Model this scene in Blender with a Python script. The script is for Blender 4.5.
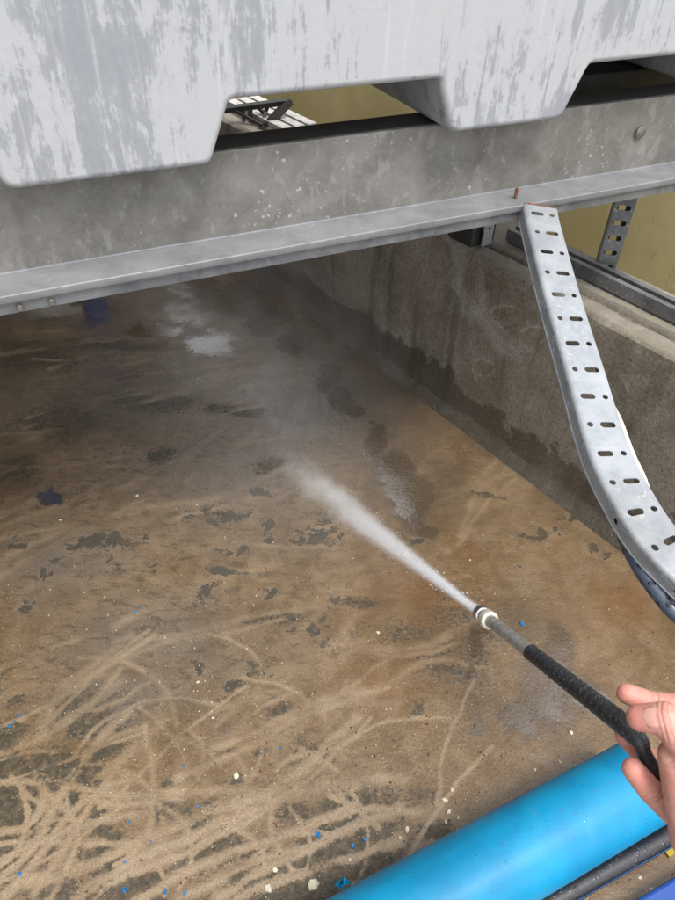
import bpy, bmesh, math, random
import numpy as np
from mathutils import Vector, Matrix

for o in list(bpy.data.objects):
    bpy.data.objects.remove(o)
scene = bpy.context.scene
COL = scene.collection
random.seed(7)
RNG = np.random.default_rng(11)

# ------------------------------------------------------------------ camera
cam_data = bpy.data.cameras.new('camera')
cam = bpy.data.objects.new('camera', cam_data)
COL.objects.link(cam)
CAM_R = Vector((0.99946, 0.02194, 0.02463)); CAM_U = Vector((-0.03298, 0.66484, 0.74626)); CAM_F = Vector((0, 0.74667, -0.66520))
CAM_U = (CAM_U - CAM_F * CAM_U.dot(CAM_F)).normalized(); CAM_R = CAM_F.cross(CAM_U)
m = Matrix((CAM_R, CAM_U, -CAM_F)).transposed().to_4x4()
m.translation = Vector((0, 0, 1.3))
cam.matrix_world = m
cam_data.sensor_fit = 'VERTICAL'
cam_data.angle_y = 2 * math.atan(450 / 690)
cam_data.clip_start = 0.02
cam_data.clip_end = 400
cam_data.dof.use_dof = True
cam_data.dof.focus_distance = 1.6
cam_data.dof.aperture_fstop = 15

scene.camera = cam

# ------------------------------------------------------------------ light
SUN_EL, SUN_AZ = math.radians(63), math.radians(145)     # azimuth the light comes from, measured from +Y clockwise
world = bpy.data.worlds.new('World'); scene.world = world
world.use_nodes = True
nt = world.node_tree; nt.nodes.clear()
out = nt.nodes.new('ShaderNodeOutputWorld'); bg = nt.nodes.new('ShaderNodeBackground')
sky = nt.nodes.new('ShaderNodeTexSky'); sky.sky_type = 'NISHITA'; sky.sun_disc = False
sky.sun_elevation = SUN_EL; sky.sun_rotation = SUN_AZ
sky.air_density = 1.0; sky.dust_density = 4.0; sky.ozone_density = 1.0
hs = nt.nodes.new('ShaderNodeHueSaturation'); hs.inputs['Saturation'].default_value = 0.30   # thin overcast whitens the sky
veil = nt.nodes.new('ShaderNodeMix'); veil.data_type = 'RGBA'; veil.inputs[0].default_value = 0.6     # even cloud veil over the clear sky
veil.inputs[7].default_value = (8.6, 8.9, 9.3, 1)
nt.links.new(sky.outputs[0], hs.inputs['Color']); nt.links.new(hs.outputs[0], veil.inputs[6]); nt.links.new(veil.outputs[2], bg.inputs[0])
bg.inputs[1].default_value = 0.15
nt.links.new(bg.outputs[0], out.inputs[0])
sd = bpy.data.lights.new('sun', 'SUN'); sd.energy = 1.5; sd.angle = math.radians(18); sd.color = (1, 0.96, 0.9)
sun = bpy.data.objects.new('sun', sd); COL.objects.link(sun)
to_sun = Vector((math.sin(SUN_AZ) * math.cos(SUN_EL), math.cos(SUN_AZ) * math.cos(SUN_EL), math.sin(SUN_EL)))
sun.rotation_euler = to_sun.to_track_quat('Z', 'Y').to_euler()
sun.location = (0, -3, 6)
vs = scene.view_settings
scene.display_settings.display_device = 'sRGB'
vs.view_transform = 'Standard'; vs.look = 'None'; vs.exposure = 1.08; vs.gamma = 1; vs.use_curve_mapping = False
scene.render.engine = 'CYCLES'
scene.cycles.volume_step_rate = 3.0
scene.cycles.volume_bounces = 2
scene.cycles.max_bounces = 7; scene.cycles.diffuse_bounces = 3; scene.cycles.glossy_bounces = 3

# ------------------------------------------------------------------ helpers
def link(o, parent=None, label=None, cat=None, group=None, kind=None):
    COL.objects.link(o)
    if parent is not None: o.parent = parent
    if label: o['label'] = label
    if cat: o['category'] = cat
    if group: o['group'] = group
    if kind: o['kind'] = kind
    return o

def mesh_obj(name, verts, faces, mat, parent=None, smooth=False, **tags):
    me = bpy.data.meshes.new(name)
    me.from_pydata([tuple(v) for v in verts], [], faces)
    bm = bmesh.new(); bm.from_mesh(me); bmesh.ops.recalc_face_normals(bm, faces=bm.faces); bm.to_mesh(me); bm.free()
    if smooth: me.shade_smooth()
    me.materials.append(mat)
    return link(bpy.data.objects.new(name, me), parent, **tags)

def thing(name, loc=(0, 0, 0), **tags):
    e = bpy.data.objects.new(name, None); e.location = loc; e.empty_display_size = 0.05
    return link(e, None, **tags)

def under(o, parent):
    """parent built in world coordinates: keep it where it stands"""
    o.parent = parent
    o.matrix_parent_inverse = Matrix.Translation(parent.location).inverted()
    return o

def bevel(o, w, seg=2, angle=35):
    b = o.modifiers.new('bevel', 'BEVEL'); b.width = w; b.segments = seg; b.limit_method = 'ANGLE'; b.angle_limit = math.radians(angle)
    return o

class Frame:
    """right-handed local frame: p(a, b, z) = o + a*u + b*v + z*up"""
    def __init__(self, o, u, v): self.o = Vector(o); self.u = Vector(u).normalized(); self.v = Vector(v).normalized()
    def p(self, a, b, z): return self.o + self.u * a + self.v * b + Vector((0, 0, z))

def box(name, fr, a0, a1, b0, b1, z0, z1, mat, parent=None, bev=0.0, **tags):
    vs_ = [fr.p(a, b, z) for z in (z0, z1) for (a, b) in ((a0, b0), (a1, b0), (a1, b1), (a0, b1))]
    f = [(0, 3, 2, 1), (4, 5, 6, 7), (0, 1, 5, 4), (1, 2, 6, 5), (2, 3, 7, 6), (3, 0, 4, 7)]
    o = mesh_obj(name, vs_, f, mat, None, **tags)
    if parent is not None: under(o, parent)
    if bev: bevel(o, bev)
    return o

def prism(name, fr, prof, a0, a1, mat, parent=None, bev=0.0, **tags):
    """profile [(b, z)] swept along a"""
    n = len(prof)
    vs_ = [fr.p(a0, b, z) for b, z in prof] + [fr.p(a1, b, z) for b, z in prof]
    f = [tuple(range(n)), tuple(range(2 * n - 1, n - 1, -1))] + [(i, (i + 1) % n, n + (i + 1) % n, n + i) for i in range(n)]
    o = mesh_obj(name, vs_, f, mat, None, **tags)
    if parent is not None: under(o, parent)
    if bev: bevel(o, bev)
    return o

def catmull(pts, n):
    P = [Vector(p) for p in pts]; P = [P[0] * 2 - P[1]] + P + [P[-1] * 2 - P[-2]]
    r = []
    for i in range(1, len(P) - 2):
        for k in range(n):
            t = k / n; a, b, c, d = P[i - 1:i + 3]
            r.append(0.5 * ((2 * b) + (c - a) * t + (2 * a - 5 * b + 4 * c - d) * t * t + (3 * b - a - 3 * c + d) * t ** 3))
    r.append(P[-2]); return r

def tube_data(pts, rad, seg=20, caps=True):
    pts = [Vector(p) for p in pts]
    if not hasattr(rad, '__len__'): rad = [rad] * len(pts)
    V, Fc = [], []
    t0 = (pts[1] - pts[0]).normalized(); nrm = t0.orthogonal().normalized()
    for i, p in enumerate(pts):
        t = (pts[min(i + 1, len(pts) - 1)] - pts[max(i - 1, 0)]).normalized()
        nrm = (nrm - t * nrm.dot(t)).normalized(); bn = t.cross(nrm)
        for k in range(seg):
            a = 2 * math.pi * k / seg
            V.append(p + (nrm * math.cos(a) + bn * math.sin(a)) * rad[i])
    for i in range(len(pts) - 1):
        for k in range(seg):
            k2 = (k + 1) % seg
            Fc.append((i * seg + k, i * seg + k2, (i + 1) * seg + k2, (i + 1) * seg + k))
    if caps:
        Fc.append(tuple(range(seg))[::-1]); Fc.append(tuple(range((len(pts) - 1) * seg, len(pts) * seg)))
    return V, Fc

def tube(name, pts, rad, mat, parent=None, seg=20, **tags):
    V, Fc = tube_data(pts, rad, seg)
    o = mesh_obj(name, V, Fc, mat, None, smooth=True, **tags)
    if parent is not None: under(o, parent)
    em = o.modifiers.new('edge', 'EDGE_SPLIT'); em.split_angle = math.radians(50)
    return o

def holes_strip(rows, umap, nseg=16):
    """rows: list of (v0, v1, [(u0, u1, None | (uc, vc, half_len, radius))]); umap(u, v) -> point. Sheet with real slots."""
    V, Fc = [], []
    def add(u, v):
        V.append(umap(u, v)); return len(V) - 1
    for v0, v1, cells in rows:
        for u0, u1, h in cells:
            if h is None:
                k = 3
                idx = [[add(u0 + (u1 - u0) * j, v0 + (v1 - v0) * i / k) for j in (0, 1)] for i in range(k + 1)]
                for i in range(k): Fc.append((idx[i][0], idx[i][1], idx[i + 1][1], idx[i + 1][0]))
                continue
            uc, vc, hl, r = h
            inner, outer = [], []
            for k in range(nseg):
                a = 2 * math.pi * (k + 0.5) / nseg; c, s = math.cos(a), math.sin(a)
                inner.append(add(uc + (hl if c > 0 else -hl) + r * c, vc + r * s))
                du = (u1 - uc) if c > 0 else (uc - u0); dv = (v1 - vc) if s > 0 else (vc - v0)
                m_ = min(1 / max(abs(c), 1e-6), 1 / max(abs(s), 1e-6))
                outer.append((uc + c * m_ * du, vc + s * m_ * dv))
            # snap the outer samples nearest each corner on to it
            for cu, cv in ((u0, v0), (u1, v0), (u1, v1), (u0, v1)):
                j = min(range(nseg), key=lambda q: ((outer[q][0] - cu) / (u1 - u0)) ** 2 + ((outer[q][1] - cv) / (v1 - v0)) ** 2)
                outer[j] = (cu, cv)
            oi = [add(*q) for q in outer]
            for k in range(nseg):
                k2 = (k + 1) % nseg
                Fc.append((oi[k], oi[k2], inner[k2], inner[k]))
    return V, Fc

def sheet_obj(name, rows, umap, thick, mat, parent, smooth=False):
    V, Fc = holes_strip(rows, umap)
    me = bpy.data.meshes.new(name); me.from_pydata([tuple(v) for v in V], [], Fc)
    bm = bmesh.new(); bm.from_mesh(me); bmesh.ops.remove_doubles(bm, verts=bm.verts, dist=1e-5); bmesh.ops.recalc_face_normals(bm, faces=bm.faces); bm.to_mesh(me); bm.free()
    me.materials.append(mat)
    o = link(bpy.data.objects.new(name, me)); under(o, parent)
    s = o.modifiers.new('thick', 'SOLIDIFY'); s.thickness = thick; s.offset = 0
    return o

# ------------------------------------------------------------------ material helpers
def new_mat(name):
    mt = bpy.data.materials.new(name); mt.use_nodes = True
    return mt, mt.node_tree, mt.node_tree.nodes['Principled BSDF']

class N:
    def __init__(self, nt): self.nt = nt
    def node(self, t, **kw):
        n = self.nt.nodes.new(t)
        for k, v in kw.items(): setattr(n, k, v)
        return n
    def put(self, sock, v):
        if hasattr(v, 'is_output') or isinstance(v, bpy.types.NodeSocket): self.nt.links.new(v, sock)
        else:
            if sock.type == 'RGBA' and len(v) == 3: v = (*v, 1)
            sock.default_value = v
    def math(self, op, a, b=0.0, c=None, clamp=False):
        n = self.node('ShaderNodeMath', operation=op, use_clamp=clamp)
        self.put(n.inputs[0], a); self.put(n.inputs[1], b)
        if c is not None: self.put(n.inputs[2], c)
        return n.outputs[0]
    def mix(self, f, a, b, blend='MIX'):
        n = self.node('ShaderNodeMix', data_type='RGBA', blend_type=blend)
        self.put(n.inputs[0], f); self.put(n.inputs[6], a); self.put(n.inputs[7], b)
        return n.outputs[2]
    def mixf(self, f, a, b):
        n = self.node('ShaderNodeMix', data_type='FLOAT')
        self.put(n.inputs[0], f); self.put(n.inputs[2], a); self.put(n.inputs[3], b)
        return n.outputs[0]
    def step(self, v, lo, hi):
        n = self.node('ShaderNodeMapRange', interpolation_type='SMOOTHSTEP')
        self.put(n.inputs[0], v); n.inputs[1].default_value = lo; n.inputs[2].default_value = hi
        return n.outputs[0]
    def coord(self, out='Object', scale=None, rot=None):
        c = self.node('ShaderNodeTexCoord').outputs[out]
        if scale is None and rot is None: return c
        mp = self.node('ShaderNodeMapping'); self.put(mp.inputs[0], c)
        if scale is not None: mp.inputs[3].default_value = scale
        if rot is not None: mp.inputs[2].default_value = rot
        return mp.outputs[0]
    def noise(self, vec, scale, detail=5, rough=0.55, dist=0.0, col=False):
        n = self.node('ShaderNodeTexNoise'); self.put(n.inputs['Vector'], vec)
        n.inputs['Scale'].default_value = scale; n.inputs['Detail'].default_value = detail
        n.inputs['Roughness'].default_value = rough; n.inputs['Distortion'].default_value = dist
        return n.outputs[1] if col else n.outputs[0]
    def voronoi(self, vec, scale, feature='F1', out='Distance', rand=1.0):
        n = self.node('ShaderNodeTexVoronoi', feature=feature); self.put(n.inputs['Vector'], vec)
        n.inputs['Scale'].default_value = scale; n.inputs['Randomness'].default_value = rand
        return n.outputs[out]
    def bump(self, h, strength=0.3, dist=0.01, normal=None):
        n = self.node('ShaderNodeBump'); self.put(n.inputs['Height'], h)
        n.inputs['Strength'].default_value = strength; n.inputs['Distance'].default_value = dist
        if normal is not None: self.put(n.inputs['Normal'], normal)
        return n.outputs[0]

def rotz_coord(n, ang, scale):
    return n.coord('Object', scale, (0, 0, ang))

# ---- weathered grey plastic with white lime scale streaks
def mat_tank():
    mt, nt, b = new_mat('grey_plastic'); n = N(nt)
    c = n.coord()
    st = n.coord('Object', (1, 1, 0.14))
    base = n.mix(n.noise(c, 3.5, 4), (0.33, 0.345, 0.385), (0.42, 0.435, 0.47))
    s1 = n.noise(st, 48, 8, 0.70, 0.3); s2 = n.noise(n.coord('Object', (1, 1, 0.45)), 18, 9, 0.76, 0.4)
    big = n.noise(n.coord('Object', (1, 1, 0.7)), 4.2, 4, 0.6)
    f = n.math('ADD', n.math('MULTIPLY', s1, 0.68), n.math('MULTIPLY', s2, 0.60))
    f = n.math('ADD', f, n.math('MULTIPLY', n.math('SUBTRACT', big, 0.47), 0.75))
    scale = n.step(n.math('ADD', f, n.math('MULTIPLY', n.math('SUBTRACT', n.noise(c, 130, 4, 0.65), 0.5), 0.16)), 0.60, 0.665)
    soft = n.step(f, 0.45, 0.80)
    col = n.mix(n.math('MULTIPLY', soft, 0.55), base, (0.55, 0.565, 0.58))
    col = n.mix(n.math('MULTIPLY', scale, 0.62), col, (0.66, 0.67, 0.685))
    drip = n.step(n.noise(n.coord('Object', (1, 1, 0.05)), 75, 3, 0.6), 0.60, 0.72)
    col = n.mix(n.math('MULTIPLY', drip, 0.35), col, (0.72, 0.73, 0.74))
    scr = n.step(n.noise(n.coord('Object', (6, 1, 0.5), (0, 0.5, 0)), 14, 2, 0.5), 0.70, 0.73)
    col = n.mix(n.math('MULTIPLY', scr, 0.25), col, (0.27, 0.28, 0.30))
    grime = n.step(n.noise(c, 60, 5, 0.7), 0.62, 0.72)
    col = n.mix(n.math('MULTIPLY', grime, 0.3), col, (0.30, 0.30, 0.29))
    n.put(b.inputs['Base Color'], col)
    n.put(b.inputs['Roughness'], n.mixf(scale, 0.42, 0.75))
    n.put(b.inputs['Normal'], n.bump(n.math('ADD', n.math('MULTIPLY', scale, 0.25), n.noise(c, 90, 3)), 0.22, 0.002))
    return mt

# ---- hot-dip galvanised steel, dull and mottled
def mat_galv(name, lo, hi, fleck=0.35, rough=0.5, dirt=0.5, metal=0.45):
    mt, nt, b = new_mat(name); n = N(nt); c = n.coord()
    sp = n.voronoi(c, 150, 'F1', 'Color'); sep = n.node('ShaderNodeSeparateColor'); n.put(sep.inputs[0], sp)
    mot = n.noise(c, 11, 7, 0.62, 0.5)
    col = n.mix(n.step(mot, 0.35, 0.68), lo, hi)
    col = n.mix(n.math('MULTIPLY', sep.outputs[0], 0.22), col, (hi[0] * 1.25, hi[1] * 1.25, hi[2] * 1.25))
    d = n.step(n.noise(c, 5, 6, 0.6), 0.5, 0.72)
    col = n.mix(n.math('MULTIPLY', d, dirt), col, (lo[0] * 0.55, lo[1] * 0.50, lo[2] * 0.42))
    blot = n.step(n.noise(n.coord('Object', (1, 1, 0.6)), 46, 4, 0.6, 0.4), 0.55, 0.68)
    col = n.mix(n.math('MULTIPLY', blot, fleck * 0.8), col, (0.52, 0.51, 0.48))
    spl = n.step(n.noise(c, 120, 2, 0.5), 0.655, 0.69)
    spl = n.math('MULTIPLY', spl, n.step(n.noise(c, 6, 2), 0.48, 0.62))
    col = n.mix(n.math('MULTIPLY', spl, 0.8), col, (0.7, 0.7, 0.68))
    n.put(b.inputs['Base Color'], col); b.inputs['Metallic'].default_value = metal
    n.put(b.inputs['Roughness'], n.mixf(mot, rough - 0.12, rough + 0.15))
    n.put(b.inputs['Normal'], n.bump(n.math('ADD', mot, n.math('MULTIPLY', blot, 0.3)), 0.25, 0.002))
    return mt

def mat_plain(name, col, rough=0.5, metal=0.0, var=0.25, scale=30, bump=0.1, spec=None):
    mt, nt, b = new_mat(name); n = N(nt); c = n.coord()
    f = n.noise(c, scale, 6, 0.6)
    dk = tuple(x * (1 - var) for x in col); lt = tuple(min(1, x * (1 + var)) for x in col)
    n.put(b.inputs['Base Color'], n.mix(n.step(f, 0.3, 0.7), dk, lt))
    n.put(b.inputs['Roughness'], n.mixf(f, max(0.02, rough - 0.1), min(1, rough + 0.1)))
    b.inputs['Metallic'].default_value = metal
    if spec is not None: b.inputs['Specular IOR Level'].default_value = spec
    n.put(b.inputs['Normal'], n.bump(f, bump, 0.002))
    return mt

# ---- wet, stained bund floor; the wear, wash strokes and puddles come from mesh attributes
def mat_floor():
    mt, nt, b = new_mat('wet_concrete_floor'); n = N(nt); c = n.coord()
    at = n.node('ShaderNodeAttribute', attribute_name='wear'); s = n.node('ShaderNodeSeparateColor'); n.put(s.inputs[0], at.outputs['Color'])
    algae, wash, flake = s.outputs[0], s.outputs[1], s.outputs[2]; wet = at.outputs['Alpha']
    at2 = n.node('ShaderNodeAttribute', attribute_name='stain'); s2 = n.node('ShaderNodeSeparateColor'); n.put(s2.inputs[0], at2.outputs['Color'])
    blue, grey, rust = s2.outputs[0], s2.outputs[1], s2.outputs[2]
    n1 = n.noise(c, 2.6, 5, 0.62, 0.3); n2 = n.noise(c, 16, 5, 0.65, 0.5); n3 = n.noise(c, 120, 3, 0.6); n4 = n.noise(c, 420, 2, 0.6)
    col = n.mix(n.step(n1, 0.35, 0.68), (0.235, 0.150, 0.078), (0.335, 0.228, 0.130))
    col = n.mix(n.math('MULTIPLY', n.step(n2, 0.42, 0.72), 0.45), col, (0.40, 0.30, 0.20))
    col = n.mix(n.math('MULTIPLY', n.step(n2, 0.56, 0.36), 0.35), col, (0.15, 0.098, 0.055))
    # streaky silt pushed about by the jet
    sl = n.noise(n.coord('Object', (1.0, 5.5, 1), (0, 0, 0.35)), 7, 6, 0.6, 1.2)
    col = n.mix(n.math('MULTIPLY', n.step(sl, 0.52, 0.70), 0.30), col, (0.13, 0.092, 0.056))
    col = n.mix(n.math('MULTIPLY', rust, 0.55), col, (0.27, 0.115, 0.035))
    # grey bare concrete
    col = n.mix(n.math('MULTIPLY', grey, 0.65), col, (0.185, 0.165, 0.145))
    # fine dark mottling of silt in the pores, thicker on the left
    mm = n.math('ADD', n.math('MULTIPLY', n.noise(n.coord('Object', (1.0, 2.2, 1), (0, 0, 0.4)), 26, 6, 0.68, 0.6), 0.7), n.math('MULTIPLY', n1, 0.3))
    sxp = n.node('ShaderNodeSeparateXYZ'); n.put(sxp.inputs[0], c)
    mg = n.mixf(n.step(sxp.outputs[0], 0.45, -0.35), 0.18, 0.62)
    col = n.mix(n.math('MULTIPLY', n.step(mm, 0.50, 0.62), mg), col, (0.095, 0.072, 0.046))
    # washed strokes lighten
    w = n.math('MULTIPLY', wash, n.mixf(n2, 0.6, 1.3), clamp=True)
    col = n.mix(n.math('MULTIPLY', w, 0.72), col, (0.50, 0.38, 0.255))
    # algae dirt left between the strokes
    a = n.math('ADD', algae, n.math('MULTIPLY', n.math('SUBTRACT', n2, 0.5), 1.1))
    a = n.math('ADD', a, n.math('MULTIPLY', n.math('SUBTRACT', n3, 0.5), 1.5))
    a = n.math('SUBTRACT', a, n.math('MULTIPLY', wash, 1.2))
    am = n.step(a, 0.30, 0.82)
    col = n.mix(n.math('MULTIPLY', am, n.mixf(n.step(n.noise(c, 75, 3, 0.65), 0.40, 0.58), 0.60, 0.95)), col, n.mix(n3, (0.022, 0.018, 0.009), (0.095, 0.076, 0.042)))
    # flaked coating, crisp edges
    nf = n.noise(c, 38, 6, 0.70, 0.25); nf2 = n.noise(c, 13, 3, 0.55)
    fl = n.math('ADD', flake, n.math('MULTIPLY', n.math('SUBTRACT', nf, 0.5), 3.3))
    fl = n.math('ADD', fl, n.math('MULTIPLY', n.math('SUBTRACT', nf2, 0.5), 1.4))
    fm = n.step(fl, 0.50, 0.60)
    rim = n.math('SUBTRACT', n.step(fl, 0.43, 0.50), fm)
    col = n.mix(n.math('MULTIPLY', rim, 0.35), col, (0.42, 0.34, 0.25))
    col = n.mix(n.math('MULTIPLY', fm, n.mixf(n.step(n2, 0.35, 0.65), 0.66, 0.94)), col, n.mix(n.math('MULTIPLY', n.math('ADD', n3, n1), 0.5), (0.060, 0.054, 0.042), (0.115, 0.105, 0.083)))
    # blue spilled paint
    bl = n.step(n.math('ADD', blue, n.math('MULTIPLY', n.math('SUBTRACT', nf, 0.5), 1.3)), 0.45, 0.62)
    col = n.mix(n.math('MULTIPLY', bl, 0.8), col, (0.012, 0.035, 0.085))
    # grit specks, pale and dark
    sp = n.step(n.noise(c, 210, 1, 0.5), 0.71, 0.74)
    col = n.mix(n.math('MULTIPLY', sp, 0.55), col, (0.55, 0.46, 0.34))
    sd_ = n.step(n.noise(n.coord('Object', (1, 1.03, 1.7)), 150, 2, 0.5), 0.29, 0.25)
    col = n.mix(n.math('MULTIPLY', sd_, 0.75), col, (0.05, 0.032, 0.02))
    col = n.mix(0.55, col, n.mix(n.step(n4, 0.25, 0.75), (0.45, 0.45, 0.45), (1.35, 1.35, 1.35)), 'MULTIPLY')
    # wet film darkens the floor; its tone also paints shade under the tank
    wm = n.step(n.math('ADD', n.math('SUBTRACT', wet, 0.06), n.math('ADD', n.math('MULTIPLY', n.math('SUBTRACT', n2, 0.5), 1.0), n.math('MULTIPLY', n.math('SUBTRACT', n3, 0.5), 0.6))), 0.22, 0.70)
    damp_shade = n.step(wet, 0.0, 0.5)
    col = n.mix(n.math('MULTIPLY', damp_shade, 0.62), col, (0.085, 0.064, 0.044))
    n.put(b.inputs['Base Color'], col)
    ro = n.mixf(n.step(n1, 0.3, 0.7), 0.26, 0.46)
    ro = n.mixf(am, ro, 0.62)
    ro = n.mixf(fm, ro, 0.35)
    ro = n.mixf(n.math('MULTIPLY', damp_shade, 0.6), ro, 0.22)
    ro = n.mixf(wm, ro, 0.12)
    n.put(b.inputs['Roughness'], ro)
    b.inputs['IOR'].default_value = 1.4
    n.put(b.inputs['IOR'], n.mixf(wm, n.mixf(damp_shade, 1.5, 1.7), 1.95))
    h = n.math('ADD', n.math('MULTIPLY', n2, 0.5), n.math('MULTIPLY', n3, 0.35))
    h = n.math('ADD', h, n.math('MULTIPLY', n4, 0.12))
    h = n.math('SUBTRACT', h, n.math('MULTIPLY', fm, 0.35))
    h = n.math('ADD', h, n.math('MULTIPLY', am, 0.05))
    rip = n.noise(n.coord('Object', (1, 1.6, 1)), 95, 3, 0.6, 0.8)
    h = n.mixf(wm, h, n.math('ADD', 0.42, n.math('MULTIPLY', rip, 0.13)))
    n.put(b.inputs['Normal'], n.bump(h, 0.55, 0.006))
    return mt

# ---- old concrete of the bund wall
WU0 = -2.1734
SCRAWL = [(WU0 + 1.2161, 0.40, 0.060, 0.035, 0.5), (WU0 + 1.2839, 0.375, 0.035, 0.05, 0.8), (WU0 + 1.1056, 0.26, 0.012, 0.085, -0.4), (WU0 + 1.1623, 0.22, 0.03, 0.03, 0.6), (WU0 + 1.5215, 0.36, 0.05, 0.06, 0.3)]
def mat_wall():
    mt, nt, b = new_mat('old_concrete'); n = N(nt); c = n.coord()
    geo = n.node('ShaderNodeNewGeometry'); sx = n.node('ShaderNodeSeparateXYZ'); n.put(sx.inputs[0], geo.outputs['Position']); z = sx.outputs[2]
    n1 = n.noise(c, 3.2, 8, 0.62, 0.4); n2 = n.noise(c, 22, 8, 0.65); n3 = n.noise(c, 140, 4, 0.6)
    run = n.noise(n.coord('Object', (1, 1, 0.12)), 14, 6, 0.6, 0.3)
    col = n.mix(n.step(n1, 0.32, 0.70), (0.140, 0.112, 0.080), (0.245, 0.212, 0.168))
    col = n.mix(n.math('MULTIPLY', n.step(n2, 0.45, 0.72), 0.45), col, (0.29, 0.265, 0.225))
    col = n.mix(n.math('MULTIPLY', n.step(run, 0.46, 0.64), 0.68), col, (0.085, 0.075, 0.055))
    moss = n.math('MULTIPLY', n.step(n.noise(c, 5, 7, 0.65), 0.50, 0.66), n.step(z, 0.25, 0.46))
    col = n.mix(n.math('MULTIPLY', moss, 0.6), col, (0.085, 0.075, 0.040))
    # pale lime marks and swipes
    lime = n.step(n.noise(n.coord('Object', (1, 1, 0.5)), 4.5, 5, 0.6, 1.0), 0.52, 0.72)
    col = n.mix(n.math('MULTIPLY', lime, 0.40), col, (0.46, 0.44, 0.40))
    # faint chalky scrawls
    dv = n.node('ShaderNodeVectorMath', operation='DOT_PRODUCT'); n.put(dv.inputs[0], geo.outputs['Position']); dv.inputs[1].default_value = (0.61046, -0.79204, 0)
    al = n.math('ADD', dv.outputs['Value'], n.math('MULTIPLY', n.math('SUBTRACT', n1, 0.5), 0.12)); scr = None
    for a0, z0, ra, rz, sk in SCRAWL:
        da = n.math('DIVIDE', n.math('SUBTRACT', n.math('SUBTRACT', al, a0), n.math('MULTIPLY', n.math('SUBTRACT', z, z0), sk)), ra); dzz = n.math('DIVIDE', n.math('SUBTRACT', z, z0), rz)
        rr = n.math('SQRT', n.math('ADD', n.math('MULTIPLY', da, da), n.math('MULTIPLY', dzz, dzz)))
        k_ = n.step(n.math('ABSOLUTE', n.math('SUBTRACT', rr, 1.0)), 0.16, 0.02); scr = k_ if scr is None else n.math('MAXIMUM', scr, k_)
    col = n.mix(n.math('MULTIPLY', scr, n.math('MULTIPLY', n.step(n2, 0.36, 0.60), 0.34)), col, (0.46, 0.43, 0.37))
    # rising moisture, ragged upper edge (soaked by the wash water)
    dz = n.math('ADD', z, n.math('MULTIPLY', n.math('SUBTRACT', n1, 0.5), -0.42))
    dz = n.math('ADD', dz, n.math('MULTIPLY', n.math('SUBTRACT', n2, 0.5), -0.16))
    wetm = n.step(dz, 0.135, 0.105)
    col = n.mix(n.math('MULTIPLY', wetm, 0.72), col, (0.050, 0.042, 0.030))
    col = n.mix(0.6, col, n.mix(n.step(n3, 0.3, 0.7), (0.55, 0.55, 0.55), (1.35, 1.35, 1.35)), 'MULTIPLY')
    pit = n.step(n.noise(c, 60, 2, 0.5), 0.30, 0.22)
    col = n.mix(n.math('MULTIPLY', pit, 0.8), col, (0.05, 0.045, 0.04))
    top = n.step(z, 0.505, 0.52)
    col = n.mix(n.math('MULTIPLY', top, n.mixf(n2, 0.35, 0.75)), col, (0.30, 0.27, 0.22))
    n.put(b.inputs['Base Color'], col)
    n.put(b.inputs['Roughness'], n.mixf(wetm, 0.85, 0.38))
    h = n.math('ADD', n.math('MULTIPLY', n2, 0.6), n.math('MULTIPLY', n3, 0.35)); h = n.math('SUBTRACT', h, n.math('MULTIPLY', pit, 0.4))
    n.put(b.inputs['Normal'], n.bump(h, 0.55, 0.006))
    return mt

def mat_ochre():
    mt, nt, b = new_mat('ochre_render'); n = N(nt); c = n.coord()
    n1 = n.noise(c, 2.5, 6, 0.6); n2 = n.noise(c, 40, 6, 0.6)
    col = n.mix(n.step(n1, 0.35, 0.65), (0.42, 0.35, 0.16), (0.52, 0.44, 0.22))
    cr = n.step(n.noise(c, 9, 8, 0.7, 1.0), 0.60, 0.63)
    col = n.mix(n.math('MULTIPLY', cr, 0.25), col, (0.34, 0.26, 0.09))
    n.put(b.inputs['Base Color'], col); b.inputs['Roughness'].default_value = 0.7
    n.put(b.inputs['Normal'], n.bump(n.math('ADD', n.math('MULTIPLY', n2, 0.5), n.math('MULTIPLY', cr, 0.5)), 0.5, 0.004))
    return mt

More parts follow.
